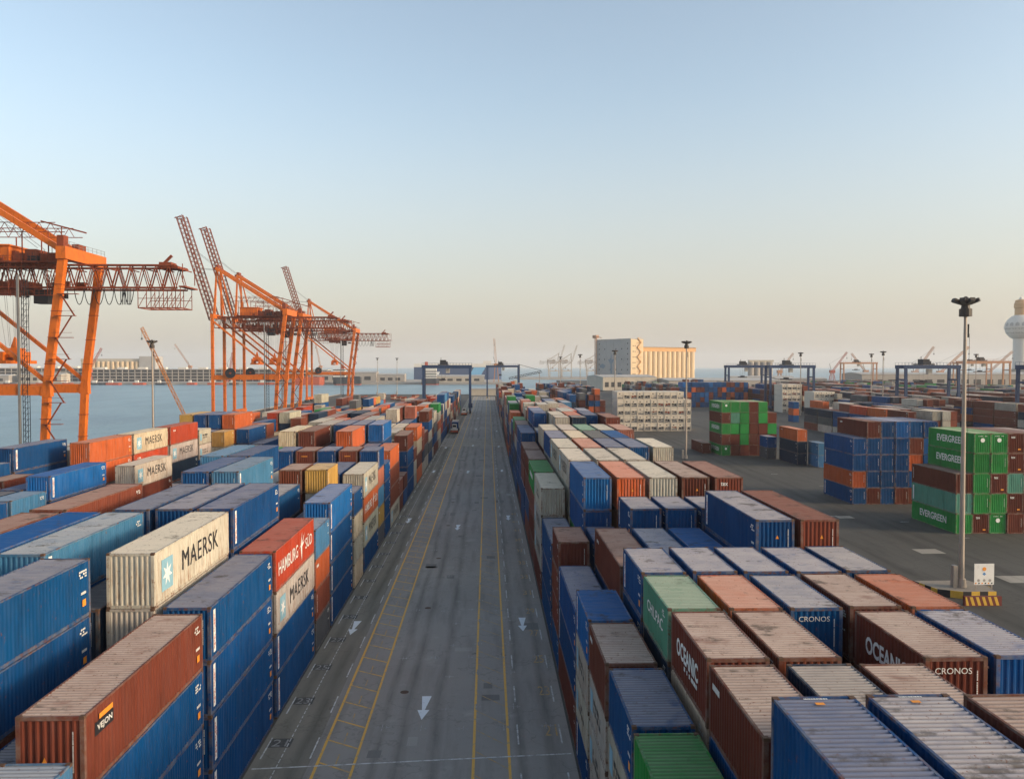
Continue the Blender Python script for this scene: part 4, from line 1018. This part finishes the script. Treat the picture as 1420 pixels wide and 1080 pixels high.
RTG = [((-32.4, 415, 0), 'blue rubber-tyred gantry straddling the quay-side block at its far end'), ((-.5, 612, 0), 'dark blue gantry standing over the silo-side block near the tan wall'),
       ((182.3, 354, 0), 'blue gantry over brown containers before the long grey warehouse'), ((151.0, 435, 0), 'blue gantry just behind the white refrigerated stacks'), ((151.5, 512, 0), 'blue gantry behind the blue and red container wall'), ((196, 292, 0), 'blue gantry standing in front of the lighthouse')]
for k, (loc, lab) in enumerate(RTG):
    c = rtg if k == 0 else copy_tree(rtg)
    c.location = loc; tag(c, lab, 'gantry crane', 'blue yard gantries')
org = make_rtg(M['craneback'], 33, 27)
for k, (loc, lab) in enumerate((((352, 800, 0), 'orange gantry crane on the far yard with yellow jibs beside it'), ((455, 780, 0), 'orange gantry crane behind the mast with a red trolley'), ((330, 560, 0), 'orange gantry crane partly hidden behind a blue gantry'))):
    c = org if k == 0 else copy_tree(org)
    c.name = 'goliath_crane'; c.location = loc; tag(c, lab, 'gantry crane', 'orange far gantries')

# ------------------------------------------------------------------ floodlight masts
def make_mast():
    root = empty('floodlight_mast')
    b = MB(); b.cyl((0, 0, .9), (0, 0, 29), .29, .15, seg=12); b.build('pole', M['galv'], root)
    b = MB(); b.cyl((0, 0, 28.6), (0, 0, 29.4), .62, .62, seg=12); b.cyl((0, 0, 29.2), (0, 0, 30.4), .5, .3, seg=10); b.cyl((0, 0, 30.3), (0, 0, 30.7), .6, .1, seg=10); b.build('head_ring', M['lamp'], root)
    for k in range(8):
        a = k*math.pi/4; ca, sa = math.cos(a), math.sin(a)
        b = MB(); b.bar((ca*.3, sa*.3, 29.95), (ca*1.3, sa*1.3, 30.35), .52, .34); l_ = b.build('floodlight', M['lamp'], root)
        b = MB(); b.bar((ca*.5, sa*.5, 29.84), (ca*1.25, sa*1.25, 30.13), .42, .05); b.build('lamp_glass', M['glasslamp'], l_)
    b = MB(); b.bar((.33, 0, 26.4), (.33, 0, 27.8), .12); b.bar((.42, 0, 8), (.46, 0, 26.8), .025); b.build('winch_cable', M['cable'], root)
    b = MB(); b.cyl((0, 0, 0), (0, 0, .9), .5, .42, seg=12); b.box(-1.0, -.55, -.3, .3, .0, 2.3); b.build('base_cabinet', M['galv'], root)
    return root
mast = make_mast()
MAST = [((50.2, 84.4, .75), 'tall floodlight mast on a striped concrete island beside white sign'), ((51.5, 210, 0), 'tall floodlight mast between red containers and green and brown stack'), ((52.6, 336, 0), 'floodlight mast rising before the shade-greyed silo wall'),
        ((52.0, 458, 0), 'floodlight mast standing among dense red and blue stacks'), ((52, 582, 0), 'floodlight mast before the far haze-pale cranes'), ((-84.5, 208, 0), 'floodlight mast on the quay crossing the yellow jib'), ((175, 356, 0), 'floodlight mast beside the gantry over brown containers'),
        ((205, 430, 0), 'floodlight mast behind the brown container field'), ((268, 440, 0), 'floodlight mast near the orange goliath gantry'), ((152, 392, 0), 'floodlight mast beside the white refrigerated stacks'), ((-108, 720-60, 0), 'floodlight mast at the quay end by dark ship'), ((-91, 720-45, 0), 'second floodlight mast at the quay end'), ((-76, 720-35, 0), 'third floodlight mast at the quay end by tan junk')]
for k, (loc, lab) in enumerate(MAST):
    c = mast if k == 0 else copy_tree(mast)
    c.location = loc; tag(c, lab, 'light mast', 'floodlight masts')
# island under the near mast
isl = empty('mast_island', (50.2, 84.4, 0)); tag(isl, 'concrete island with black and yellow striped kerb round the mast', 'traffic island')
b = MB(); b.prism([(-3.8, 2.6), (-3.0, -.8), (-.9, -1.9), (2.6, -1.9), (3.0, .2), (2.2, 2.6)], 0, .74); b.build('slab', M['slabcon'], isl)
edge = [(-3.8, 2.6), (-3.0, -.8), (-.9, -1.9), (2.6, -1.9), (3.0, .2)]
for (xa, ya), (xb, yb) in zip(edge, edge[1:]):
    n = max(2, int(math.hypot(xb-xa, yb-ya)/.8)); nx, ny = (yb-ya), -(xb-xa); l = math.hypot(nx, ny); nx, ny = nx/l*.03, ny/l*.03
    for k in range(n):
        t0, t1 = k/n, (k+1)/n; b = MB()
        p = [(xa+(xb-xa)*t-nx*s, ya+(yb-ya)*t-ny*s) for t, s in ((t0, .5), (t1, .5), (t1, -1), (t0, -1))]
        b.prism(p, .02, .76); b.build('kerb_stripe', M['yellow'] if k % 2 else M['black'], isl)
br = empty('striped_barrier', (49.9, 80.2, 0)); tag(br, 'low barrier with slanted yellow and dark red stripes before sign', 'barrier')
b = MB(); b.box(-1.9, 1.9, -.18, .18, 0, .95); b.build('body', simple('barrier_dark_red', (.14, .03, .025), .7), br)
for k in range(6):
    x = -1.75 + k*.62; b = MB(); b.quad((x, -.19, .06), (x+.3, -.19, .06), (x+.02, -.19, .92), (x-.28, -.19, .92)) if k else b.quad((x+.02, -.19, .06), (x+.3, -.19, .06), (x+.05, -.19, .92), (x-.1, -.19, .92)); b.build('stripe', M['yellow'], br)
sg = empty('safety_sign', (51.9, 83.2, .0)); tag(sg, 'white notice board with orange and blue emblems by striped barrier', 'sign')
b = MB(); b.box(-.9, -.8, -.03, .03, 0, 1.6); b.build('post', M['galv'], sg); b = MB(); b.box(.8, .9, -.03, .03, 0, 1.6); b.build('post', M['galv'], sg)
b = MB(); b.box(-1.05, 1.05, -.05, 0, 1.3, 3.5); b.build('board', M['white'], sg)
b = MB(); b.cyl((0, -.07, 2.95), (0, -.05, 2.95), .2, seg=16); b.build('orange_emblem', M['orangemark'], sg)
b = MB(); b.quad((-.2, -.056, 2.42), (0, -.056, 2.25), (.2, -.056, 2.42), (.0, -.056, 2.62)); b.build('blue_emblem', simple('sign_blue', (.1, .25, .5)), sg)
for q in (-.6, 0, .6):
    b = MB(); b.cyl((q, -.06, 1.75), (q, -.05, 1.75), .15, seg=12); b.build('pictogram', M['concrete'], sg)
for q in range(6):
    b = MB(); b.quad((-1.0 + q*.34, -.056, 1.38), (-.84 + q*.34, -.056, 1.38), (-.78 + q*.34, -.056, 1.52), (-.94 + q*.34, -.056, 1.52)); b.build('hazard_stripe', M['black'] if q % 2 else M['orangemark'], sg)
# manhole slabs in the yard
for x, y, w, h in ((57.5, 104, 3.2, 2.6), (60, 90, 3.5, 3.0), (64, 89, 3.5, 3.0), (57, 128, 2.5, 2)):
    b = MB(); b.quad((x-w/2, y-h/2, .006), (x+w/2, y-h/2, .006), (x+w/2, y+h/2, .006), (x-w/2, y+h/2, .006)); tag(b.build('slab_pavement', M['cross']), kind='structure')
for k in range(26):
    x, y = rnd.uniform(44, 110), rnd.uniform(90, 330); b = MB(); strip(b, x, x+rnd.uniform(.5, 3), y, y+.18, .007); tag(b.build('worn_marking_line', M['linewhite']), kind='structure')

# ------------------------------------------------------------------ terminal truck on the lane
tr = empty('terminal_truck', (-11.9, 291, 0)); tag(tr, 'white terminal truck with red bumper hauling boxes along the truck lane', 'truck')
cabx = -.45
b = MB(); b.prism([(-1.25, -2.6), (1.25, -2.6), (1.25, 3.2), (-1.25, 3.2)], .9, 1.25); b.build('chassis', M['rtgdark'], tr)
b = MB(); b.box(-1.2, 1.2, -2.5, .2, 1.26, 1.75); b.build('bonnet', M['truckwhite'], tr)
b = MB(); b.box(-.75, .75, -1.2, .4, 1.75, 3.3); cb_ = b.build('cab', M['truckwhite'], tr)
b = MB(); b.box(-.62, .62, -1.23, -1.2, 2.3, 3.1); b.build('windscreen', M['glass'], cb_)
b = MB(); b.box(-1.27, 1.27, -2.75, -2.5, .55, 1.25); b.build('bumper', M['hullred'], tr)
for x in (-1.05, 1.05):
    for y in (-1.7, 2.2, 3.3, 13, 14.3):
        b = MB(); b.cyl((x-.2, y, .52), (x+.2, y, .52), .52, seg=14); b.build('wheel', M['rubber'], tr)
b = MB(); b.box(-1.1, 1.1, 1.0, 15, 1.1, 1.35); b.build('trailer', M['rtgdark'], tr)
for yy, cc_, lb in ((4.6, 'b', 'dark blue short container riding on the terminal truck behind its cab'), (11.0, 'e', 'beige short container riding at the tail of the terminal truck')):
    P = CM[(6.058, ST)]; rt = empty('shipping_container', (-11.9, 291+yy, 1.36)); tag(rt, lb, 'container', 'containers on the truck'); cq = (*PAL[cc_], .6)
    for nm, k in (('frame', 'frame'), ('roof_panel', 'roof'), ('end_wall', 'end'), ('door', 'door')): link(nm, P[k], rt, color=cq)
    for sx in (1, -1): link('side_panel', P['side', sx], rt, color=cq)
    d2 = link('door', P['door'], rt, color=cq); d2.scale = (-1, 1, 1)

tr2 = copy_tree(tr); tr2.location = (-11.6, 398, 0); tag(tr2, 'empty terminal truck waiting under the blue gantry leg', 'truck')
# ------------------------------------------------------------------ grain silo
A = R_(30)
si = empty('grain_silo', (178, 1010, 0), A); tag(si, 'tall cream grain silo with ribbed cylinders and shade-greyed windowless end wall', 'silo')
# local x runs along the lit face, local -y is the lit face's normal, local -x the wall coloured grey for its shade
b = MB(); b.box(0, 20, 0, 70, 0, 57); b.build('tower', M['cream'], si)
b = MB(); b.box(-.4, 0, .2, 69.8, 0, 56.8); b.build('shaded_wall', M['greyshade'], si)  # grey sheet paints the shade onto the side away from the sun
b = MB(); b.box(-.7, 20.3, -.3, 70.3, 57, 58); b.build('parapet', M['greyshade'], si)
for k in range(11):
    b = MB(); x = 24.5 + k*8.2; b.cyl((x, 4.5, 0), (x, 4.5, 42), 4.4, seg=20); b.build('silo_cylinder', M['cream'], si)
b = MB(); b.box(20.1, 111, 5, 40, 0, 41.5); b.build('silo_body', M['cream'], si)
b = MB(); b.box(20.1, 112, 1.5, 12, 42.2, 47.5); b.build('conveyor_gallery', M['bronze'], si)
b = MB(); b.box(20.1, 112.5, -.2, 13, 47.5, 48.2); b.build('gallery_roof', M['shedroof'], si)
for k in range(9):
    z0 = 5 + k*6; b = MB(); s_ = 1 if k % 2 else -1
    b.bar((13 - 3*s_, -1.0, z0), (13 + 3*s_, -1.0, z0+6), .5, 1.0); b.bar((9.5, -1.0, z0+6), (16.5, -1.0, z0+6), .5, .4); b.build('stair_flight', M['bronze'], si)
for k in range(6):
    for j in range(8):
        if (k*j) % 5 == 3: continue
        b = MB(); b.box(-.55, -.38, 5+k*11.5, 6.6+k*11.5, 5+j*6.6, 6.6+j*6.6)
        if j in (0, 2, 4, 6) or k in (0, 5): b.build('window', M['dark'], si)
for j in range(7):
    for x in (3, 6): 
        b = MB(); b.box(x, x+1.2, -.12, .06, 6+j*7, 7.4+j*7); b.build('window', M['dark'], si)
b = MB()
for pts in ([(30,14),(34,14),(33,26),(38,32),(33,32),(32,40),(30,32),(25,32),(30,26)], [(44,10),(52,8),(54,14),(46,15)], [(8,22),(16,20),(20,24),(14,27),(9,25)]):
    b.quad(*[(-.6, 70-y, z) for y, z in pts])
b.build('wall_painting', M['silolog'], si)
b = MB(); b.bar((-3, 66, 0), (-3, 66, 60), .9); b.bar((-3, 69, 0), (-3, 69, 60), .9); b.box(-5, -.5, 64, 72, 60, 64); b.bar((-3, 64, 62), (-3, 55, 60), .7); b.build('elevator_leg', M['craneback'], si)
# sheds around it
def shed(name, lab, x, y, w, d, h, rz=0, wm='shedwall', openings=0, ridge=1.2):
    r = empty(name, (x, y, 0), rz); tag(r, lab, 'building')
    b = MB(); b.box(0, w, 0, d, 0, h); b.build('wall', M[wm], r)
    b = MB(); n = len(b.v); b.v += [(-.6,-.6,h),(w+.6,-.6,h),(w+.6,d+.6,h),(-.6,d+.6,h),(-.6,d/2,h+ridge),(w+.6,d/2,h+ridge)]
    b.f += [(n,n+1,n+5,n+4),(n+3,n+4,n+5,n+2),(n+1,n+2,n+5),(n,n+4,n+3),(n,n+3,n+2,n+1)]; b.build('roof', M['shedroof'], r)
    for k in range(openings):
        x0 = 2 + k*(w-4)/openings; b = MB(); b.box(x0, x0+(w-4)/openings*.6, -.15, .1, h*.25, h*.62); b.build('opening', M['dark'], r)
    return r
shed('warehouse', 'long beige warehouse with small openings before the grain silo', 112, 790, 55, 60, 13, R_(8), 'shedwall', 8, 2)
shed('warehouse', 'low grey shed with pale roof under the silo cylinders', 172, 770, 110, 60, 10, R_(4), 'concrete', 12, 2)
shed('warehouse', 'long dark-bayed grey warehouse beyond the blue gantries', 400, 860, 190, 50, 15, 0, 'concrete', 14, 2)
shed('warehouse', 'tan block building at the foot of the lighthouse', 600, 880, 60, 40, 20, 0, 'shedwall', 4, 1)
shed('quay_shed', 'low tan wall-like shed closing the end of the lane', -14, 662, 30, 12, 5.2, 0, 'shedwall', 0, .5)
b = MB()
for k in range(5): b.cyl((k*9, 0, 0), (k*9, 0, 38), 4.6, seg=16)
for k in range(12):
    sh = shed('port_shed', 'low pale port shed among the far yard buildings', rnd.uniform(260, 900), rnd.uniform(900, 1240), rnd.uniform(30, 80), rnd.uniform(15, 30), rnd.uniform(6, 14), rnd.uniform(-.1, .1), ('concrete', 'shedwall', 'shipwhite')[k % 3], 3, 1.5); sh['group'] = 'port sheds in the far yard'
sl2 = empty('silo_cluster', (420, 1290, 0)); tag(sl2, 'small cluster of grey round silos near far loading crane', 'silo')
for k in range(4):
    b = MB(); b.cyl((k*10, 0, 0), (k*10, 0, 30), 4.8, seg=16); b.build('cylinder', M['concrete'], sl2)
b = MB(); b.box(-4, 36, -3, 3, 30, 33); b.build('head_house', M['shedwall'], sl2)

# ------------------------------------------------------------------ lighthouse
lh = empty('lighthouse', (888, 1335, 0)); tag(lh, 'tall white lighthouse with arcaded ball-shaped observation storey', 'lighthouse')
b = MB(); b.lathe([(13, 0), (11.5, 6), (11, 70)], 28); b.build('shaft', M['shipwhite'], lh)
b = MB(); b.lathe([(11, 66)] + [(23.5*math.cos(R_(a)), 88 + 22*math.sin(R_(a))) for a in range(-62, 64, 6)] + [(9.4, 108)], 32); b.build('ball_storey', M['shipwhite'], lh)
for k in range(16):
    a = 2*math.pi*k/16
    b = MB()
    for ea, eb in ((4, 20),):
        pts = []
        for tt in np.linspace(-.13, .13, 5): pts.append((23.7*math.cos(R_(ea)), a+tt, 88+22.2*math.sin(R_(ea))))
        for tt in (.13, .10, 0, -.10, -.13): e2 = eb - 5*abs(tt)/.13 if abs(tt) > 0 else eb + 2; pts.append((23.7*math.cos(R_(e2)), a+tt, 88+22.2*math.sin(R_(e2))))
        b.quad(*[(r_*math.cos(t_), r_*math.sin(t_), z_) for r_, t_, z_ in pts])
    b.build('arch_window', M['greyshade'], lh)
    b = MB(); b.quad(*[(23.8*math.cos(R_(e))*math.cos(a+t), 23.8*math.cos(R_(e))*math.sin(a+t), 88+22.3*math.sin(R_(e))) for e, t in ((-5, -.16), (-5, .16), (-28, .15), (-28, -.15))]); b.build('lower_window', M['concrete'], lh)
b = MB(); b.lathe([(24.6, 87), (24.8, 88.2), (24.4, 89)], 32); b.build('ring_ledge', M['shipwhite'], lh)
b = MB(); b.lathe([(9.4, 107), (9.2, 119), (10.4, 120), (10.4, 127), (9.2, 129), (8.4, 133), (4, 134)], 24); b.build('lantern', M['bronze'], lh)
b = MB(); b.lathe([(4, 134), (2.4, 137), (.3, 139), (.1, 143)], 12); b.build('spire', M['shipwhite'], lh)

# ------------------------------------------------------------------ far shore: terminal decks, silos, ships, dock cranes
def terminal(lab, x, y, w, d, levels, hh, mat):
    r = empty('terminal_building', (x, y, .6)); tag(r, lab, 'building')
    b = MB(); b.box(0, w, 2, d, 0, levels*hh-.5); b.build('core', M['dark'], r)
    for k in range(levels):
        b = MB(); b.box(-1, w+1, 0, d, k*hh+hh-1.3, k*hh+hh); b.build('deck', M[mat], r)
    n = int(w/9)
    for k in range(n+1):
        b = MB(); b.box(k*w/n-.5, k*w/n+.5, .2, 1.2, 0, levels*hh-1.3); b.build('column', M[mat], r)
    for k in range(int(w/30)):
        b = MB(); b.box(6+k*30, 18+k*30, 6, 14, levels*hh, levels*hh+2.6); b.build('roof_unit', M['shipwhite'], r)
terminal('long open-decked grey terminal building on the far shore', -590, 1230, 330, 40, 4, 4.6, 'concrete')
terminal('cream open-decked car park building on the far shore', -420+110, 1200, 75, 30, 4, 4.4, 'shedwall')
terminal('low grey deck building beyond the orange cranes', -790, 1250, 180, 40, 4, 5, 'concrete')
fs_ = empty('grain_silo', (-700, 1420, 0)); tag(fs_, 'pale grain silo across the water behind the near crane', 'silo')
b = MB(); b.box(0, 100, 6, 34, 0, 30); b.build('body', M['cream'], fs_)
for k in range(12): b = MB(); b.cyl((5+k*8.2, 5, 0), (5+k*8.2, 5, 31), 4.0, seg=12); b.build('silo_cylinder', M['cream'], fs_)
b = MB(); b.box(101, 128, 0, 34, 0, 40); b.build('tower', M['greyshade'], fs_); b = MB(); b.box(0, 128, 4, 20, 31, 36); b.build('conveyor_gallery', M['shedwall'], fs_)
for k, (x, y, w, d, h, lab) in enumerate(((-760, 1160, 90, 30, 10, 'grey gabled shed on far shore behind the near crane leg'), (-660, 1165, 60, 25, 12, 'cream shed on the far shore beside the grey gabled shed'), (-255, 1175, 95, 26, 14, 'cream shed behind the moored red barge'), (-85, 1165, 80, 25, 9, 'tan transit shed in front of the blue car carrier'), (-190, 1180, 70, 24, 11, 'low grey transit shed behind the dark ship'))):
    shed('transit_shed', lab, x, y, w, d, h, 0, ('concrete', 'shedwall')[k % 2], 6, 2)
# junk along the far waterline: work boats
for k in range(16):
    x = -760 + k*34 + rnd.uniform(-8, 8); y = 1143 + rnd.uniform(-3, 2); L_ = rnd.uniform(12, 24)
    wb = empty('work_boat', (x, y, -2.6)); tag(wb, ('small red-hulled work boat moored along the far shore' if k % 3 else 'small dark-hulled work boat moored along the far shore'), 'boat', 'work boats along the far shore')
    b = MB(); b.prism([(0, -2.5), (L_*.8, -2.5), (L_, 0), (L_*.8, 2.5), (0, 2.5)], -.4, 3.0); b.build('hull', M['hullred'] if k % 3 else M['hullblack'], wb)
    b = MB(); b.box(L_*.15, L_*.4, -1.6, 1.6, 3.0, 6.5); b.build('wheelhouse', M['shipwhite'], wb)
def ship(name, lab, x, y, L_, B_, h, mat, sup=True, house=(.05, .2, 14), rz=0):
    r = empty(name, (x, y, -2.6), rz); tag(r, lab, 'ship')
    pts = [(0, -B_/2), (L_*.86, -B_/2), (L_*.95, -B_*.3), (L_, 0), (L_*.95, B_*.3), (L_*.86, B_/2), (0, B_/2)]
    b = MB(); b.prism(pts, 1.2, h); b.build('hull', M[mat], r)
    b = MB(); b.prism([(q[0]*.985, q[1]*.98) for q in pts], -.6, 1.2); b.build('boot_top', M['hullred'], r)
    if sup:
        a, c_, hh = house; b = MB(); b.box(L_*a, L_*c_, -B_*.4, B_*.4, h, h+hh); b.build('superstructure', M['shipwhite'], r)
        for q in range(3): b = MB(); b.box(L_*a-.2, L_*c_+.2, -B_*.41, B_*.41, h+2+q*3.5, h+3.2+q*3.5); b.build('window_band', M['dark'], r)
        b = MB(); b.box(L_*a+2, L_*a+6, -2, 2, h+hh, h+hh+5); b.build('funnel', M['hullred'], r)
        b = MB(); b.bar((L_*.7, 0, h), (L_*.7, 0, h+14), .6); b.bar((L_*.7, 0, h+13), (L_*.5, 0, h+4), .3); b.build('mast', M['shipwhite'], r)
    return r
rs = ship('car_carrier', 'large blue car carrier with pale slanted stripe and white upper deck', -128, 1430, 152, 28, 24, 'hullblue', False)
b = MB(); b.box(0, 140, -13, 13, 24, 30); b.build('upper_deck', M['shipwhite'], rs)
b = MB(); b.quad((92, -14.1, 3), (112, -14.1, 3), (124, -14.1, 23.6), (104, -14.1, 23.6)); b.build('hull_stripe', M['hullstripe'], rs)
b = MB(); b.box(120, 134, -12, 12, 30, 35); b.build('bridge', M['shipwhite'], rs)
for q, (a0, a1) in enumerate(((14, 22), (25, 34), (37, 45))): b = MB(); b.quad((a0, -14.1, 8), (a1-3, -14.1, 8), (a1, -14.1, 16), (a0+3, -14.1, 16)); b.build('hull_lettering', M['white'], rs)
ship('cargo_ship', 'dark hulled cargo ship with white deckhouse moored at far shore', -176, 1135, 38, 12, 11, 'hullblack', True, (.55, .98, 11), R_(180))
ship('barge', 'red hulled barge moored beyond the last orange crane', -268, 1136, 42, 12, 11, 'hullred', False)
ship('tanker_ship', 'cream superstructured ship seen under the blue gantry beam', -92, 1140, 24, 14, 9, 'hullblack', True, (.1, .85, 18))
# slewing jib cranes
def jib(lab, x, y, z, mast_h, tip, mat, s=1.0, cat_='crane', grp=None, lat=True):
    r = empty('jib_crane', (x, y, z)); tag(r, lab, cat_, grp)
    b = MB()
    for dx in (-2.4, 2.4):
        for dy in (-2.4, 2.4): b.bar((dx*s, dy*s, 0), (dx*.5*s, dy*.5*s, mast_h), .6*s)
    b.build('portal', M[mat], r)
    b = MB(); b.box(-2.6*s, 2.6*s, -2*s, 2*s, mast_h, mast_h+3.2*s); b.build('machine_house', M[mat], r)
    b = MB(); p0 = (0, 0, mast_h+1.5*s); lattice(b, p0, (tip[0], 0, tip[1]), 1.4*s, 1.5*s, 16, .22*s, .14*s); b.build('jib', M[mat], r)
    b = MB(); b.bar((-1*s, 0, mast_h+3*s), (-3*s, 0, mast_h+10*s), .4*s); b.bar((-3*s, 0, mast_h+10*s), (tip[0]*.85, 0, mast_h+(tip[1]-mast_h)*.88), .14*s); b.bar((tip[0], 0, tip[1]), (tip[0], 0, tip[1]-6*s), .12*s); b.box(tip[0]-.4*s, tip[0]+.4*s, -.4*s, .4*s, tip[1]-7.2*s, tip[1]-6*s); b.build('stay_and_hook', M['rope'], r)
    return r
jib('yellow lattice mobile crane leaning over the quay beside a mast', -109.0, 300, 0, 2, (-16.5, 38), 'craneyellow', .62)
jib('red dock crane with two angled arms on the far shore', -560, 1162, .6, 14, (18, 48), 'cranered', 1.5)
jib('red dock crane with upright jib on the far shore', -365, 1165, .6, 14, (4, 42), 'cranered', 1.3)
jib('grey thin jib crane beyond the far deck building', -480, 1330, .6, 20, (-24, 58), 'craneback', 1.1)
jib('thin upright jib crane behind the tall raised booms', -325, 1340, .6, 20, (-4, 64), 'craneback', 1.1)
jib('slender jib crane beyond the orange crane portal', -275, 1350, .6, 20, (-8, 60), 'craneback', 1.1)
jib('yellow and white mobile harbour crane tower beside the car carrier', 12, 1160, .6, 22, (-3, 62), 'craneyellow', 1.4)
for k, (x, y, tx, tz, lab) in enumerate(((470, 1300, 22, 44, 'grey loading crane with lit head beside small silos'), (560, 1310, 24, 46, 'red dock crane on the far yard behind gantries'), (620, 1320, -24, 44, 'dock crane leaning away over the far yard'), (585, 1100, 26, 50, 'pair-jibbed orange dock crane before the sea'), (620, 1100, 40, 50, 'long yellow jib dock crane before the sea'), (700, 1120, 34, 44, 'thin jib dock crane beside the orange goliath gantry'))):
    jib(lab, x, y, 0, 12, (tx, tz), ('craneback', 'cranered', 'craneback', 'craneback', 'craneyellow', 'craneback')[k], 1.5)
# cranes coloured pale for haze and a dark boom crane beyond the end of the block
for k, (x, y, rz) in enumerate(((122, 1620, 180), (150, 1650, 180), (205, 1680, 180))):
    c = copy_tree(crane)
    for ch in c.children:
        if ch.material_slots: ch.material_slots[0].link = 'OBJECT'; ch.material_slots[0].material = M['cranehaze']
    c.scale = (.72, .72, .72); c.location = (x, y, 0); c.rotation_euler = (0, 0, R_(rz)); tag(c, ('haze-pale distant quay crane leftmost of the far basin group', 'haze-pale distant quay crane in the middle of the far basin group', 'haze-pale distant quay crane closest to the silo')[k].replace('leftmost of', 'with level arm in'), 'crane', 'distant quay cranes across the basin')
fq = MB(); fq.prism([(60, 1560), (330, 1560), (330, 1800), (60, 1800)], -4, 0); tag(fq.build('far_quay_pavement', M['concrete']), kind='structure')
rj = empty('reach_jib', (24.5, 640, 0)); tag(rj, 'dark gantry boom reaching past the silo-side block', 'crane')
b = MB(); b.bar((0, 0, 0), (0, 0, 25), 1.2); b.build('post', M['rtgdark'], rj)
b = MB(); lattice(b, (-8, 0, 14), (18, 0, 19.5), 1.6, 1.4, 12, .3, .2); b.bar((0, 0, 25), (17, 0, 20.5), .3); b.build('boom', M['rtgdark'], rj)
b = MB(); b.bar((16, 0, 0), (16, 0, 19), .5); b.build('rest_post', M['galv'], rj)
# quay-end junk: low piles of racks
for k in range(14):
    x = -92 + k*4.2 + rnd.uniform(-1, 1); y = 560 + rnd.uniform(0, 60)
    r = empty('flat_rack', (x, y, 0), rnd.uniform(-.2, .2)); tag(r, 'tan folded flat rack lying in the pile at the quay end', 'flat rack', 'flat racks piled at the quay end')
    for q in range(3):
        b = MB(); b.box(-1.2, 1.2, -6, 6, q*.9+.0, q*.9+.5); b.build('deck', M['shedwall'] if q % 2 else M['crust'], r)
        for yy in (-5.8, 5.8): b = MB(); b.box(-1.2, 1.2, yy-.15, yy+.15, q*.9+.5, q*.9+.895); b.build('end_frame', M['crust'], r)

# ------------------------------------------------------------------ air
HZ = MB(); HZ.box(-SEA-300, SEA+300, -700, SEA+300, -5.2, 150)
hm = bpy.data.materials.new('haze_air'); hm.use_nodes = True
t = hm.node_tree; t.nodes.remove(t.nodes['Principled BSDF'])
pv = t.nodes.new('ShaderNodeVolumePrincipled'); pv.inputs['Color'].default_value = (.93, .92, .92, 1); pv.inputs['Density'].default_value = 0.00011; pv.inputs['Anisotropy'].default_value = .1
t.links.new(pv.outputs[0], t.nodes['Material Output'].inputs['Volume'])
hz = HZ.build('haze', hm); tag(hz, kind='stuff')
